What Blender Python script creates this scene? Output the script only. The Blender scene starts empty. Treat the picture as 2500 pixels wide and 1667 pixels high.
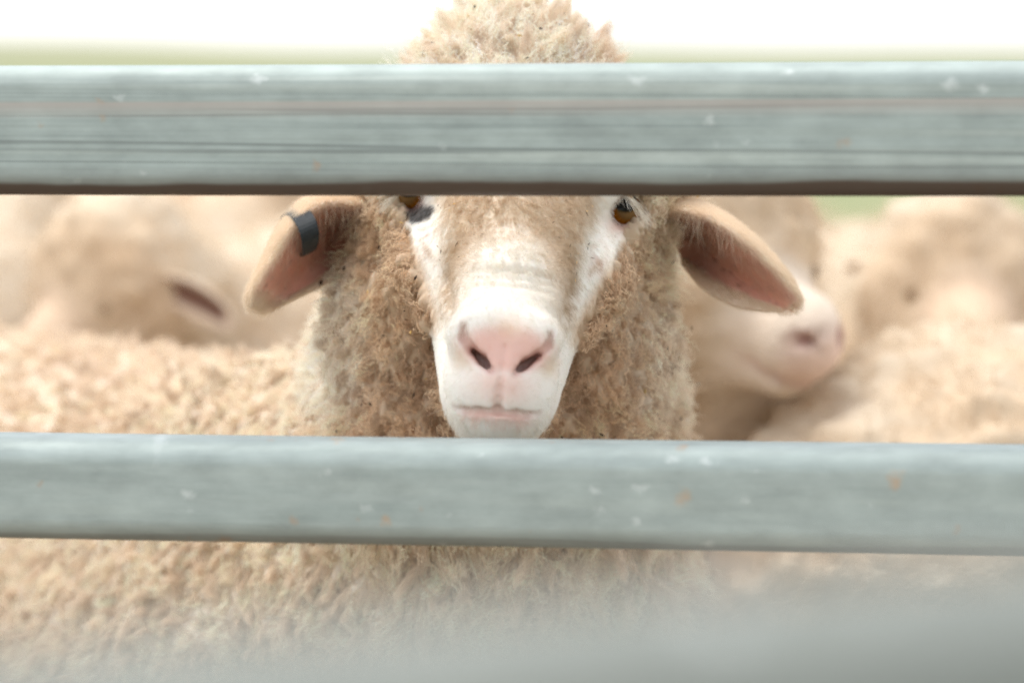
import bpy, math, random
import numpy as np
from mathutils import Vector, Matrix, kdtree

random.seed(7)
RNG = np.random.default_rng(7)
SC = bpy.context.scene
COL = SC.collection
PI = math.pi

# ------------------------------------------------------------------ camera, world, sun, exposure
CAM_H = 1.02
PITCH = math.radians(6.75)
FPX = 85.0 / 36.0 * 2500.0
FOCUS = 1.425

cd = bpy.data.cameras.new("camera")
cam = bpy.data.objects.new("camera", cd)
COL.objects.link(cam)
cam.location = (0, 0, CAM_H)
cam.rotation_euler = (PI / 2 - PITCH, 0, 0)
cd.lens = 85.0
cd.sensor_width = 36.0
cd.clip_start = 0.02
cd.clip_end = 5000
cd.dof.use_dof = True
cd.dof.focus_distance = FOCUS
cd.dof.aperture_fstop = 3.8
SC.camera = cam

SUN_EL = math.radians(70)
SUN_AZ = math.radians(-72)      # where the light comes from, seen from above: 0 = +Y (ahead of the camera)
w = bpy.data.worlds.new("World")
SC.world = w
w.use_nodes = True
nt = w.node_tree
bg = nt.nodes["Background"]
sky = nt.nodes.new("ShaderNodeTexSky")
sky.sky_type = 'NISHITA'
sky.sun_disc = False
sky.sun_elevation = SUN_EL
sky.sun_rotation = SUN_AZ
sky.air_density = 1.0
sky.dust_density = 1.0
sky.ozone_density = 1.0
hs = nt.nodes.new("ShaderNodeHueSaturation")
hs.inputs["Saturation"].default_value = 0.22      # thin overcast
nt.links.new(sky.outputs[0], hs.inputs["Color"])
nt.links.new(hs.outputs[0], bg.inputs["Color"])
bg.inputs["Strength"].default_value = 0.15

sl = bpy.data.lights.new("sun", 'SUN')
sl.energy = 0.95
sl.angle = math.radians(26)
sl.color = (1.0, 0.95, 0.87)
sun = bpy.data.objects.new("sun", sl)
COL.objects.link(sun)
sd = Vector((math.sin(SUN_AZ) * math.cos(SUN_EL), math.cos(SUN_AZ) * math.cos(SUN_EL), math.sin(SUN_EL)))
sun.rotation_euler = sd.to_track_quat('Z', 'Y').to_euler()
sun.location = (0, 0, 6)

SC.view_settings.view_transform = 'Standard'
SC.view_settings.look = 'None'
SC.view_settings.gamma = 1
SC.view_settings.use_curve_mapping = False
SC.view_settings.exposure = 1.24
SC.render.engine = 'CYCLES'
SC.cycles.use_denoising = True
SC.cycles.denoiser = 'OPENIMAGEDENOISE'
SC.cycles.denoising_input_passes = 'RGB_ALBEDO_NORMAL'
SC.cycles.denoising_prefilter = 'NONE'
SC.cycles.max_bounces = 7
SC.cycles.diffuse_bounces = 5
SC.cycles.glossy_bounces = 3
SC.cycles.transmission_bounces = 4
SC.cycles.use_adaptive_sampling = False
SC.cycles.pixel_filter_type = 'BLACKMAN_HARRIS'
SC.cycles.filter_width = 1.9
SC.cycles.sample_clamp_indirect = 4.0
SC.cycles.adaptive_threshold = 0.006
SC.cycles.caustics_reflective = False
SC.cycles.caustics_refractive = False

# ------------------------------------------------------------------ helpers
cp, sp = math.cos(PITCH), math.sin(PITCH)
C0 = np.array([0, 0, CAM_H])
RT = np.array([1.0, 0, 0])
UP = np.array([0, sp, cp])
FW = np.array([0, cp, -sp])


def U(px, py, d):
    """A point of the yard given where a surveyor's sight line from the camera spot meets it, d metres ahead."""
    return C0 + d * (((px - 1250.0) / FPX) * RT + ((833.5 - py) / FPX) * UP + FW)


def proj(P):
    q = P - C0
    d = q @ FW
    return 1250 + FPX * (q @ RT) / d, 833.5 - FPX * (q @ UP) / d, d


def lin(r, g, b):
    def f(c):
        c /= 255.0
        return c / 12.92 if c <= 0.04045 else ((c + 0.055) / 1.055) ** 2.4
    return np.array([f(r), f(g), f(b)])


def sstep(a, b, x):
    t = np.clip((x - a) / (b - a), 0, 1)
    return t * t * (3 - 2 * t)


def hash3(ix, iy, iz, seed):
    h = (ix.astype(np.uint32) * np.uint32(374761393) + iy.astype(np.uint32) * np.uint32(668265263)
         + iz.astype(np.uint32) * np.uint32(2147483647) + np.uint32((seed * 974634777) % 4294967296))
    h = (h ^ (h >> np.uint32(13))) * np.uint32(1274126177)
    h = h ^ (h >> np.uint32(16))
    return (h & np.uint32(0xFFFFFF)).astype(np.float32) / 16777216.0


def vnoise(P, scale, seed=0):
    """Smooth value noise in -1..1 at points P (n,3)."""
    q = np.asarray(P, dtype=np.float64) * scale + 1000.0
    i = np.floor(q).astype(np.int64)
    f = (q - i)
    f = f * f * (3 - 2 * f)
    out = np.zeros(len(q))
    for dx in (0, 1):
        for dy in (0, 1):
            for dz in (0, 1):
                wgt = ((f[:, 0] if dx else 1 - f[:, 0]) * (f[:, 1] if dy else 1 - f[:, 1]) * (f[:, 2] if dz else 1 - f[:, 2]))
                out += wgt * hash3(i[:, 0] + dx, i[:, 1] + dy, i[:, 2] + dz, seed)
    return out * 2 - 1


def fbm(P, scale, seed=0, octv=3):
    a, o, s = 1.0, 0.0, 0.0
    for k in range(octv):
        o = o + a * vnoise(P, scale * 2 ** k, seed + k * 17)
        s += a
        a *= 0.5
    return o / s


def unit(v):
    return v / np.maximum(np.linalg.norm(v, axis=-1, keepdims=True), 1e-9)


def tag(o, label=None, cat=None, group=None, kind=None):
    for k, v in (("label", label), ("category", cat), ("group", group), ("kind", kind)):
        if v:
            o[k] = v
    return o


def empty(name, loc, rz=0.0):
    o = bpy.data.objects.new(name, None)
    COL.objects.link(o)
    o.location = loc
    o.rotation_euler = (0, 0, rz)
    o.empty_display_size = 0.1
    return o


def mesh_obj(name, V, F, mat=None, parent=None, col=None, smooth=True, origin=None):
    V = np.asarray(V, dtype=np.float64)
    if origin is not None:
        V = V - np.asarray(origin)
    me = bpy.data.meshes.new(name)
    if isinstance(F, np.ndarray) and F.ndim == 2:
        k = F.shape[1]
        me.vertices.add(len(V))
        me.vertices.foreach_set("co", V.astype(np.float32).ravel())
        me.loops.add(F.size)
        me.loops.foreach_set("vertex_index", F.astype(np.int32).ravel())
        me.polygons.add(len(F))
        me.polygons.foreach_set("loop_start", np.arange(0, F.size, k, dtype=np.int32))
        me.update(calc_edges=True)
        me.validate()
    else:
        me.from_pydata([tuple(v) for v in V], [], [tuple(f) for f in F])
    if smooth:
        me.polygons.foreach_set("use_smooth", np.ones(len(me.polygons), dtype=bool))
    if col is not None:
        a = me.attributes.new("col", 'FLOAT_COLOR', 'POINT')
        c4 = np.ones((len(V), 4), dtype=np.float32)
        c4[:, :3] = col
        a.data.foreach_set("color", c4.ravel())
    o = bpy.data.objects.new(name, me)
    COL.objects.link(o)
    if mat:
        me.materials.append(mat)
    if parent is not None:
        o.parent = parent
    if origin is not None:
        o.location = origin
    return o


def curves_obj(name, P, R, col, mat, parent=None):
    """P (n,k,3) strands, R (n,k) radii, col (n,3)."""
    n, k = P.shape[:2]
    cu = bpy.data.hair_curves.new(name)
    cu.add_curves([k] * n)
    cu.attributes["position"].data.foreach_set("vector", P.astype(np.float32).ravel())
    ra = cu.attributes.get("radius") or cu.attributes.new("radius", 'FLOAT', 'POINT')
    ra.data.foreach_set("value", R.astype(np.float32).ravel())
    ca = cu.attributes.new("col", 'FLOAT_COLOR', 'CURVE')
    c4 = np.ones((n, 4), dtype=np.float32)
    c4[:, :3] = col
    ca.data.foreach_set("color", c4.ravel())
    cu.materials.append(mat)
    o = bpy.data.objects.new(name, cu)
    COL.objects.link(o)
    if parent is not None:
        o.parent = parent
    return o


# ------------------------------------------------------------------ materials
def new_mat(name):
    m = bpy.data.materials.new(name)
    m.use_nodes = True
    t = m.node_tree
    return m, t, t.nodes["Principled BSDF"], t.nodes["Material Output"]


def strand_mat(name, trans=0.35, gloss=0.0):
    m, t, b, out = new_mat(name)
    t.nodes.remove(b)
    at = t.nodes.new("ShaderNodeAttribute")
    at.attribute_name = "col"
    d = t.nodes.new("ShaderNodeBsdfDiffuse")
    tr = t.nodes.new("ShaderNodeBsdfTranslucent")
    mx = t.nodes.new("ShaderNodeMixShader")
    mx.inputs[0].default_value = trans
    t.links.new(at.outputs["Color"], d.inputs["Color"])
    t.links.new(at.outputs["Color"], tr.inputs["Color"])
    t.links.new(d.outputs[0], mx.inputs[1])
    t.links.new(tr.outputs[0], mx.inputs[2])
    t.links.new(mx.outputs[0], out.inputs["Surface"])
    return m


def skin_mat(name, rough=0.6, sss=0.12, bump=0.0):
    m, t, b, out = new_mat(name)
    at = t.nodes.new("ShaderNodeAttribute")
    at.attribute_name = "col"
    t.links.new(at.outputs["Color"], b.inputs["Base Color"])
    b.inputs["Roughness"].default_value = rough
    b.inputs["Specular IOR Level"].default_value = 0.25
    if sss:
        b.inputs["Subsurface Weight"].default_value = sss
        b.inputs["Subsurface Radius"].default_value = (1.0, 0.45, 0.3)
        b.inputs["Subsurface Scale"].default_value = 0.006
    if bump:
        tc = t.nodes.new("ShaderNodeTexCoord")
        nz = t.nodes.new("ShaderNodeTexNoise")
        nz.inputs["Scale"].default_value = 180
        nz.inputs["Detail"].default_value = 6
        bp = t.nodes.new("ShaderNodeBump")
        bp.inputs["Strength"].default_value = bump
        bp.inputs["Distance"].default_value = 0.004
        t.links.new(tc.outputs["Object"], nz.inputs["Vector"])
        t.links.new(nz.outputs["Fac"], bp.inputs["Height"])
        t.links.new(bp.outputs[0], b.inputs["Normal"])
    return m


M_WOOL = strand_mat("wool_strands", 0.35)
M_FUR = strand_mat("short_fur", 0.3)
M_SKIN = skin_mat("sheep_skin", 0.55, 0.15, 0.12)
M_BACKSKIN = skin_mat("fleece", 0.9, 0.0, 0.6)


def metal_mat(name, streak, rust, tint=(0.385, 0.44, 0.42), metallic=0.25, low_brown=0.0):
    m, t, b, out = new_mat(name)
    N, L = t.nodes, t.links
    tc = N.new("ShaderNodeTexCoord")

    def noise(scale, detail, sx, rough=0.55, off=0.0):
        mp = N.new("ShaderNodeMapping")
        mp.inputs["Scale"].default_value = sx
        mp.inputs["Location"].default_value = (off, off * 0.7, off * 1.3)
        n = N.new("ShaderNodeTexNoise")
        n.inputs["Scale"].default_value = scale
        n.inputs["Detail"].default_value = detail
        n.inputs["Roughness"].default_value = rough
        L.new(tc.outputs["Object"], mp.inputs["Vector"])
        L.new(mp.outputs[0], n.inputs["Vector"])
        return n

    def ramp(src, pts):
        r = N.new("ShaderNodeValToRGB")
        e = r.color_ramp.elements
        e[0].position, e[0].color = pts[0][0], (*pts[0][1], 1)
        e[1].position, e[1].color = pts[-1][0], (*pts[-1][1], 1)
        for p, c in pts[1:-1]:
            q = e.new(p)
            q.color = (*c, 1)
        L.new(src, r.inputs["Fac"])
        return r

    def mix(fac, a, c, mode='MIX'):
        x = N.new("ShaderNodeMix")
        x.data_type = 'RGBA'
        x.blend_type = mode
        for sock, v in ((x.inputs["Factor"], fac), (x.inputs["A"], a), (x.inputs["B"], c)):
            pass
        if isinstance(fac, (int, float)):
            x.inputs[0].default_value = fac
        else:
            L.new(fac, x.inputs[0])
        for idx, v in ((6, a), (7, c)):
            if isinstance(v, tuple):
                x.inputs[idx].default_value = (*v, 1)
            else:
                L.new(v, x.inputs[idx])
        return x.outputs[2]

    T = np.array(tint)
    g = lambda k: tuple(np.clip(T * k, 0, 1))
    spang = noise(60, 5, (0.5, 1, 1), 0.6)
    r0 = ramp(spang.outputs["Fac"], [(0.32, g(0.86)), (0.5, g(1.0)), (0.68, g(1.12))])
    c = r0.outputs["Color"]
    if streak:
        # rolled lines running along the rail
        s1 = noise(9, 6, (0.05, 1.0, 12.0), 0.6, 3.0)
        r1 = ramp(s1.outputs["Fac"], [(0.34, (0.66, 0.68, 0.68)), (0.45, (0.98, 0.99, 0.99)), (0.53, (0.86, 0.87, 0.86)), (0.64, (1.16, 1.13, 1.10))])
        c = mix(0.9, c, r1.outputs["Color"], 'MULTIPLY')
        s2 = noise(5, 4, (0.06, 0.3, 9.0), 0.45, 9.0)
        r2 = ramp(s2.outputs["Fac"], [(0.489, (0, 0, 0)), (0.499, (0.65, 0.65, 0.65)), (0.501, (0.65, 0.65, 0.65)), (0.511, (0, 0, 0))])
        c = mix(r2.outputs["Color"], c, tuple(T * 0.42))
        # warm reflection painted into the colour as a dull buff band along the face
        s3 = noise(7, 3, (0.10, 0.3, 1.0), 0.4, 21.0)
        a3 = N.new("ShaderNodeAttribute")
        a3.attribute_name = "col"
        p3 = N.new("ShaderNodeSeparateColor")
        L.new(a3.outputs["Color"], p3.inputs[0])
        m3 = N.new("ShaderNodeMath")
        m3.operation = 'MULTIPLY_ADD'
        m3.inputs[1].default_value = 0.06
        L.new(s3.outputs["Fac"], m3.inputs[0])
        L.new(p3.outputs[0], m3.inputs[2])
        r3 = ramp(m3.outputs[0], [(0.295, (0, 0, 0)), (0.315, (0.7, 0.7, 0.7)), (0.36, (0.45, 0.45, 0.45)), (0.44, (0, 0, 0))])
        c = mix(r3.outputs["Color"], c, (0.46, 0.40, 0.36))
    else:
        s1 = noise(34, 7, (0.16, 1.0, 2.2), 0.68, 5.0)
        r1 = ramp(s1.outputs["Fac"], [(0.34, (0.84, 0.86, 0.86)), (0.52, (1, 1, 1)), (0.68, (1.12, 1.11, 1.09))])
        c = mix(0.8, c, r1.outputs["Color"], 'MULTIPLY')
    def specks(scale, size, pick, stretch, off):
        mp = N.new("ShaderNodeMapping")
        mp.inputs["Scale"].default_value = stretch
        mp.inputs["Location"].default_value = (off, off * 0.6, off * 1.7)
        wn = noise(90, 3, (1, 1, 1), 0.6, off + 2)
        add = N.new("ShaderNodeVectorMath")
        add.operation = 'MULTIPLY_ADD'
        add.inputs[1].default_value = (0.010, 0.010, 0.010)
        L.new(wn.outputs["Color"], add.inputs[0])
        L.new(tc.outputs["Object"], add.inputs[2])
        L.new(add.outputs[0], mp.inputs["Vector"])
        v = N.new("ShaderNodeTexVoronoi")
        v.inputs["Scale"].default_value = scale
        L.new(mp.outputs[0], v.inputs["Vector"])
        sc = N.new("ShaderNodeSeparateColor")
        L.new(v.outputs["Color"], sc.inputs[0])
        lim = N.new("ShaderNodeMath")
        lim.operation = 'MULTIPLY'
        L.new(sc.outputs[1], lim.inputs[0])
        lim.inputs[1].default_value = size
        df = N.new("ShaderNodeMath")
        df.operation = 'SUBTRACT'
        L.new(lim.outputs[0], df.inputs[0])
        L.new(v.outputs["Distance"], df.inputs[1])
        gn = noise(150, 5, (1, 1, 1), 0.7, off + 5)
        ga = N.new("ShaderNodeMath")
        ga.operation = 'MULTIPLY_ADD'
        L.new(gn.outputs["Fac"], ga.inputs[0])
        ga.inputs[1].default_value = size * 1.2
        L.new(df.outputs[0], ga.inputs[2])
        lt = N.new("ShaderNodeMapRange")
        lt.inputs["From Min"].default_value = size * 0.52
        lt.inputs["From Max"].default_value = size * 1.15
        L.new(ga.outputs[0], lt.inputs["Value"])
        gt = N.new("ShaderNodeMath")
        gt.operation = 'GREATER_THAN'
        L.new(sc.outputs[0], gt.inputs[0])
        gt.inputs[1].default_value = 1 - pick
        ml = N.new("ShaderNodeMath")
        ml.operation = 'MULTIPLY'
        L.new(lt.outputs[0], ml.inputs[0])
        L.new(gt.outputs[0], ml.inputs[1])
        return ml.outputs[0]

    def soften(sock, k):
        m_ = N.new("ShaderNodeMath")
        m_.operation = 'MULTIPLY'
        L.new(sock, m_.inputs[0])
        m_.inputs[1].default_value = k
        return m_.outputs[0]

    # pale dried splashes running down, fine scuffs, rust freckles
    c = mix(soften(specks(17, 0.22, 0.20, (2.0, 0.6, 0.42), 4.0), 0.30), c, (0.80, 0.84, 0.82))
    c = mix(soften(specks(70, 0.34, 0.32, (0.7, 0.7, 1.2), 8.0), 0.42), c, (0.78, 0.82, 0.80))
    c = mix(soften(specks(36, 0.24, 0.34 * rust, (1, 0.6, 1), 12.0), 0.62), c, (0.55, 0.33, 0.17))
    c = mix(soften(specks(85, 0.36, 0.22 * rust, (1, 0.6, 1), 17.0), 0.5), c, (0.45, 0.30, 0.19))
    if low_brown:
        # colour darkens to brown towards the underside of the rail, ragged upper edge
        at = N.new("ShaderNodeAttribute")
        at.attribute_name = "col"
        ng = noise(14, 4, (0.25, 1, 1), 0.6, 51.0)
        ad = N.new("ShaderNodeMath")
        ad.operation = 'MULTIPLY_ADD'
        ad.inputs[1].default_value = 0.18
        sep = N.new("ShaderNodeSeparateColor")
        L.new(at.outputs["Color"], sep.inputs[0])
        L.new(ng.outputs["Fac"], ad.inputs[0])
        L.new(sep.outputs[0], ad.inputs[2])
        rgz = ramp(ad.outputs[0], [(0.84, (0, 0, 0)), (0.97, (low_brown * 0.4,) * 3), (1.07, (low_brown,) * 3)])
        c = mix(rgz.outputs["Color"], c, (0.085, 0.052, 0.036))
    L.new(c, b.inputs["Base Color"])
    b.inputs["Metallic"].default_value = metallic
    rg = noise(40, 4, (0.3, 1, 1), 0.6, 41.0)
    rm = ramp(rg.outputs["Fac"], [(0.3, (0.52, 0.52, 0.52)), (0.7, (0.70, 0.70, 0.70))])
    L.new(rm.outputs["Color"], b.inputs["Roughness"])
    bp = N.new("ShaderNodeBump")
    bp.inputs["Strength"].default_value = 0.15
    bp.inputs["Distance"].default_value = 0.002
    L.new(spang.outputs["Fac"], bp.inputs["Height"])
    L.new(bp.outputs[0], b.inputs["Normal"])
    return m


M_RAIL_A = metal_mat("galvanised_streaked", True, 0.3, low_brown=0.95)
M_RAIL_B = metal_mat("galvanised_spotted", False, 0.8, low_brown=0.45)
M_PIPE = metal_mat("weathered_pipe", False, 0.3, tint=(0.195, 0.21, 0.19), metallic=0.1)

# ------------------------------------------------------------------ ground, hills
def ground_mat(name, c1, c2, c3, scale):
    m, t, b, out = new_mat(name)
    N, L = t.nodes, t.links
    tc = N.new("ShaderNodeTexCoord")
    n1 = N.new("ShaderNodeTexNoise")
    n1.inputs["Scale"].default_value = scale
    n1.inputs["Detail"].default_value = 8
    r = N.new("ShaderNodeValToRGB")
    e = r.color_ramp.elements
    e[0].position, e[0].color = 0.3, (*c1, 1)
    e[1].position, e[1].color = 0.7, (*c3, 1)
    q = e.new(0.5)
    q.color = (*c2, 1)
    L.new(tc.outputs["Object"], n1.inputs["Vector"])
    L.new(n1.outputs["Fac"], r.inputs["Fac"])
    L.new(r.outputs["Color"], b.inputs["Base Color"])
    b.inputs["Roughness"].default_value = 0.95
    b.inputs["Specular IOR Level"].default_value = 0.1
    bp = N.new("ShaderNodeBump")
    bp.inputs["Strength"].default_value = 0.5
    bp.inputs["Distance"].default_value = 0.05
    L.new(n1.outputs["Fac"], bp.inputs["Height"])
    L.new(bp.outputs[0], b.inputs["Normal"])
    return m


M_PASTURE = ground_mat("pasture", (0.19, 0.22, 0.10), (0.25, 0.27, 0.14), (0.33, 0.33, 0.19), 0.8)
M_YARD = ground_mat("trodden_earth", (0.19, 0.15, 0.11), (0.26, 0.21, 0.155), (0.32, 0.27, 0.20), 3.0)
M_HILL = ground_mat("hill_grass", (0.27, 0.28, 0.18), (0.31, 0.31, 0.20), (0.35, 0.34, 0.23), 0.02)


def sheet(name, x0, x1, y0, y1, nx, ny, zf, mat):
    xs = np.linspace(x0, x1, nx)
    ys = np.linspace(y0, y1, ny)
    X, Y = np.meshgrid(xs, ys, indexing='ij')
    V = np.stack([X, Y, zf(X, Y)], -1).reshape(-1, 3)
    i = np.arange((nx - 1) * (ny - 1))
    a = (i // (ny - 1)) * ny + i % (ny - 1)
    F = np.stack([a, a + ny, a + ny + 1, a + 1], -1)
    return mesh_obj(name, V, F, mat)


g = sheet("ground", -2500, 2500, -60, 3500, 2, 2, lambda x, y: 0 * x, M_PASTURE)
tag(g, kind="structure")
g = sheet("yard_ground", -7, 7, -2.5, 9.0, 60, 60,
          lambda x, y: 0.006 + 0.003 * np.sin(x * 3.1) * np.cos(y * 2.3), M_YARD)
tag(g, kind="structure")
g = sheet("hills", -900, 700, 420, 1000, 120, 40,
          lambda x, y: -2.0 + np.clip(np.sin((y - 420) / 580 * PI), 0, 1) ** 0.8
          * (3.4 + 6.6 * sstep(140, -330, x) + 0.8 * np.sin(x * 0.021) + 0.5 * np.sin(x * 0.05 + 1)), M_HILL)
tag(g, kind="structure")

# ------------------------------------------------------------------ implicit modelling
class Grid:
    def __init__(s, xs, ys, zs):
        s.ax = [np.asarray(a, dtype=np.float32) for a in (xs, ys, zs)]
        s.D = np.full([len(a) for a in s.ax], 1.0, dtype=np.float32)

    def sl(s, lo, hi):
        o = []
        for a, l, h in zip(s.ax, lo, hi):
            i0 = max(int(np.searchsorted(a, l)) - 1, 0)
            i1 = min(int(np.searchsorted(a, h)) + 1, len(a))
            o.append(slice(i0, max(i1, i0 + 1)))
        return tuple(o)

    def pts(s, sl):
        return (s.ax[0][sl[0]][:, None, None], s.ax[1][sl[1]][None, :, None], s.ax[2][sl[2]][None, None, :])

    def op(s, sl, d, k, sub):
        a = s.D[sl]
        if sub:
            d = -d
            h = np.clip(0.5 - 0.5 * (a - d) / k, 0, 1)     # smooth max
            s.D[sl] = a + (d - a) * h + k * h * (1 - h)
        else:
            h = np.clip(0.5 + 0.5 * (a - d) / k, 0, 1)
            s.D[sl] = a + (d - a) * h - k * h * (1 - h)

    def cone(s, a, b, r1, r2, k=0.02, sub=False, mar=None):
        a, b = np.asarray(a, float), np.asarray(b, float)
        m = max(r1, r2) + k + (0.03 if mar is None else mar)
        sl = s.sl(np.minimum(a, b) - m, np.maximum(a, b) + m)
        x, y, z = s.pts(sl)
        ba = b - a
        L2 = max(float(ba @ ba), 1e-12)
        h = np.clip(((x - a[0]) * ba[0] + (y - a[1]) * ba[1] + (z - a[2]) * ba[2]) / L2, 0, 1).astype(np.float32)
        d = np.sqrt((x - a[0] - h * ba[0]) ** 2 + (y - a[1] - h * ba[1]) ** 2 + (z - a[2] - h * ba[2]) ** 2) - (r1 + (r2 - r1) * h)
        s.op(sl, d.astype(np.float32), k, sub)

    def ball(s, c, r, k=0.02, sub=False):
        s.cone(c, c, r, r, k, sub)

    def ell(s, c, rad, k=0.02, R=None, sub=False):
        c = np.asarray(c, float)
        rad = np.asarray(rad, float)
        m = rad.max() + k + 0.02
        sl = s.sl(c - m, c + m)
        x, y, z = s.pts(sl)
        R = np.eye(3) if R is None else np.asarray(R)     # rows = local axes
        q = [(x - c[0]) * R[i, 0] + (y - c[1]) * R[i, 1] + (z - c[2]) * R[i, 2] for i in range(3)]
        k0 = np.sqrt(sum((q[i] / rad[i]) ** 2 for i in range(3)))
        k1 = np.sqrt(sum((q[i] / rad[i] ** 2) ** 2 for i in range(3))) + 1e-9
        d = k0 * (k0 - 1) / k1
        s.op(sl, d.astype(np.float32), k, sub)

    def sample(s, P):
        idx, fr = [], []
        for i, a in enumerate(s.ax):
            j = np.clip(np.searchsorted(a, P[:, i]) - 1, 0, len(a) - 2)
            idx.append(j)
            fr.append(np.clip((P[:, i] - a[j]) / (a[j + 1] - a[j]), 0, 1))
        o = np.zeros(len(P))
        for dx in (0, 1):
            for dy in (0, 1):
                for dz in (0, 1):
                    wt = (fr[0] if dx else 1 - fr[0]) * (fr[1] if dy else 1 - fr[1]) * (fr[2] if dz else 1 - fr[2])
                    o += wt * s.D[idx[0] + dx, idx[1] + dy, idx[2] + dz]
        return o

    def hit(s, px, py, d0=1.2, d1=2.2):
        ds = np.arange(d0, d1, 0.0008)
        P = np.array([U(px, py, d) for d in ds])
        v = s.sample(P)
        i = np.nonzero(v < 0)[0]
        return (P[i[0]], ds[i[0]]) if len(i) else (P[-1], d1)

    def mesh(s):
        D = s.D
        neg = D < 0
        c = np.zeros([n - 1 for n in D.shape], dtype=np.uint8)
        for dx in (0, 1):
            for dy in (0, 1):
                for dz in (0, 1):
                    c += neg[dx:D.shape[0] - 1 + dx, dy:D.shape[1] - 1 + dy, dz:D.shape[2] - 1 + dz]
        act = np.argwhere((c > 0) & (c < 8))
        vid = np.full(c.shape, -1, dtype=np.int32)
        vid[act[:, 0], act[:, 1], act[:, 2]] = np.arange(len(act))
        val = {}
        for k in range(8):
            o = np.array([(k >> 2) & 1, (k >> 1) & 1, k & 1])
            j = act + o
            val[k] = (D[j[:, 0], j[:, 1], j[:, 2]].astype(np.float64), np.stack([s.ax[i][j[:, i]] for i in range(3)], -1).astype(np.float64))
        acc = np.zeros((len(act), 3))
        cnt = np.zeros(len(act))
        for k in range(8):
            for bit in (1, 2, 4):
                if k & bit:
                    continue
                k2 = k | bit
                va, pa = val[k]
                vb, pb = val[k2]
                m = (va < 0) != (vb < 0)
                t = np.where(m, va / np.where(m, va - vb, 1), 0)
                acc += np.where(m[:, None], pa + (pb - pa) * t[:, None], 0)
                cnt += m
        V = acc / cnt[:, None]
        quads = []
        for ax in range(3):
            lo = [slice(None)] * 3
            hi = [slice(None)] * 3
            lo[ax] = slice(0, D.shape[ax] - 1)
            hi[ax] = slice(1, D.shape[ax])
            a = neg[tuple(lo)]
            b = neg[tuple(hi)]
            e = np.argwhere(a != b)
            o1, o2 = [(1, 2), (2, 0), (0, 1)][ax]
            ok = (e[:, o1] > 0) & (e[:, o2] > 0) & (e[:, o1] < D.shape[o1] - 1) & (e[:, o2] < D.shape[o2] - 1)
            e = e[ok]
            flip = a[e[:, 0], e[:, 1], e[:, 2]]
            q = []
            for d1, d2 in ((1, 1), (0, 1), (0, 0), (1, 0)):
                j = e.copy()
                j[:, o1] -= d1
                j[:, o2] -= d2
                q.append(vid[j[:, 0], j[:, 1], j[:, 2]])
            q = np.stack(q, -1)
            q[~flip] = q[~flip][:, ::-1]
            quads.append(q)
        F = np.concatenate(quads)
        F = F[(F >= 0).all(1)]
        return V, F


def axis_grid(breaks):
    """breaks: [(x0, step), (x1, step), ..., (xn, None)]"""
    out = []
    for (a, st), (b, _) in zip(breaks[:-1], breaks[1:]):
        n = max(1, int(round((b - a) / st)))
        out.append(a + (b - a) * np.arange(n) / n)
    out.append(np.array([breaks[-1][0]]))
    return np.concatenate(out)


def vnormals(V, F):
    a, b, c, d = (V[F[:, i]] for i in range(4))
    fn = np.cross(c - a, d - b)
    N = np.zeros_like(V)
    for i in range(4):
        np.add.at(N, F[:, i], fn)
    return unit(N)


def sample_surface(V, F, N, weight, n, rng):
    """n random points on the quads, weighted by the vertex weight; returns points, normals."""
    T = np.concatenate([F[:, [0, 1, 2]], F[:, [0, 2, 3]]])
    ar = 0.5 * np.linalg.norm(np.cross(V[T[:, 1]] - V[T[:, 0]], V[T[:, 2]] - V[T[:, 0]]), axis=1)
    pw = ar * weight[T].mean(1)
    cdf = np.cumsum(pw)
    i = np.searchsorted(cdf, rng.random(n) * cdf[-1])
    i = np.clip(i, 0, len(T) - 1)
    u, v = rng.random(n), rng.random(n)
    f = u + v > 1
    u[f], v[f] = 1 - u[f], 1 - v[f]
    A, B, C = V[T[i, 0]], V[T[i, 1]], V[T[i, 2]]
    P = A + (B - A) * u[:, None] + (C - A) * v[:, None]
    Nn = unit(N[T[i, 0]] * (1 - u - v)[:, None] + N[T[i, 1]] * u[:, None] + N[T[i, 2]] * v[:, None])
    return P, Nn


# ------------------------------------------------------------------ the sheep at the rail
PHI = math.radians(5.3)
EYE_D = 1.5


def ST(s_, t_):
    return (1262 + s_ * math.cos(PHI) - t_ * math.sin(PHI), 497 + s_ * math.sin(PHI) + t_ * math.cos(PHI))


def S(s_, t_, fwd):
    x, y = ST(s_, t_)
    return U(x, y, EYE_D - fwd)


def st_of(P):
    x, y, d = proj(P)
    dx, dy = x - 1262, y - 497
    return dx * math.cos(PHI) + dy * math.sin(PHI), -dx * math.sin(PHI) + dy * math.cos(PHI), EYE_D - d


G = Grid(axis_grid([(-1.10, 0.011), (-0.22, 0.003), (-0.085, 0.0018), (0.09, 0.003), (0.17, 0.011), (0.28, None)]),
         axis_grid([(1.30, 0.0018), (1.50, 0.003), (1.76, 0.011), (2.62, None)]),
         axis_grid([(-0.02, 0.014), (0.60, 0.003), (0.765, 0.0018), (0.965, 0.003), (1.08, 0.011), (1.14, None)]))

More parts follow.
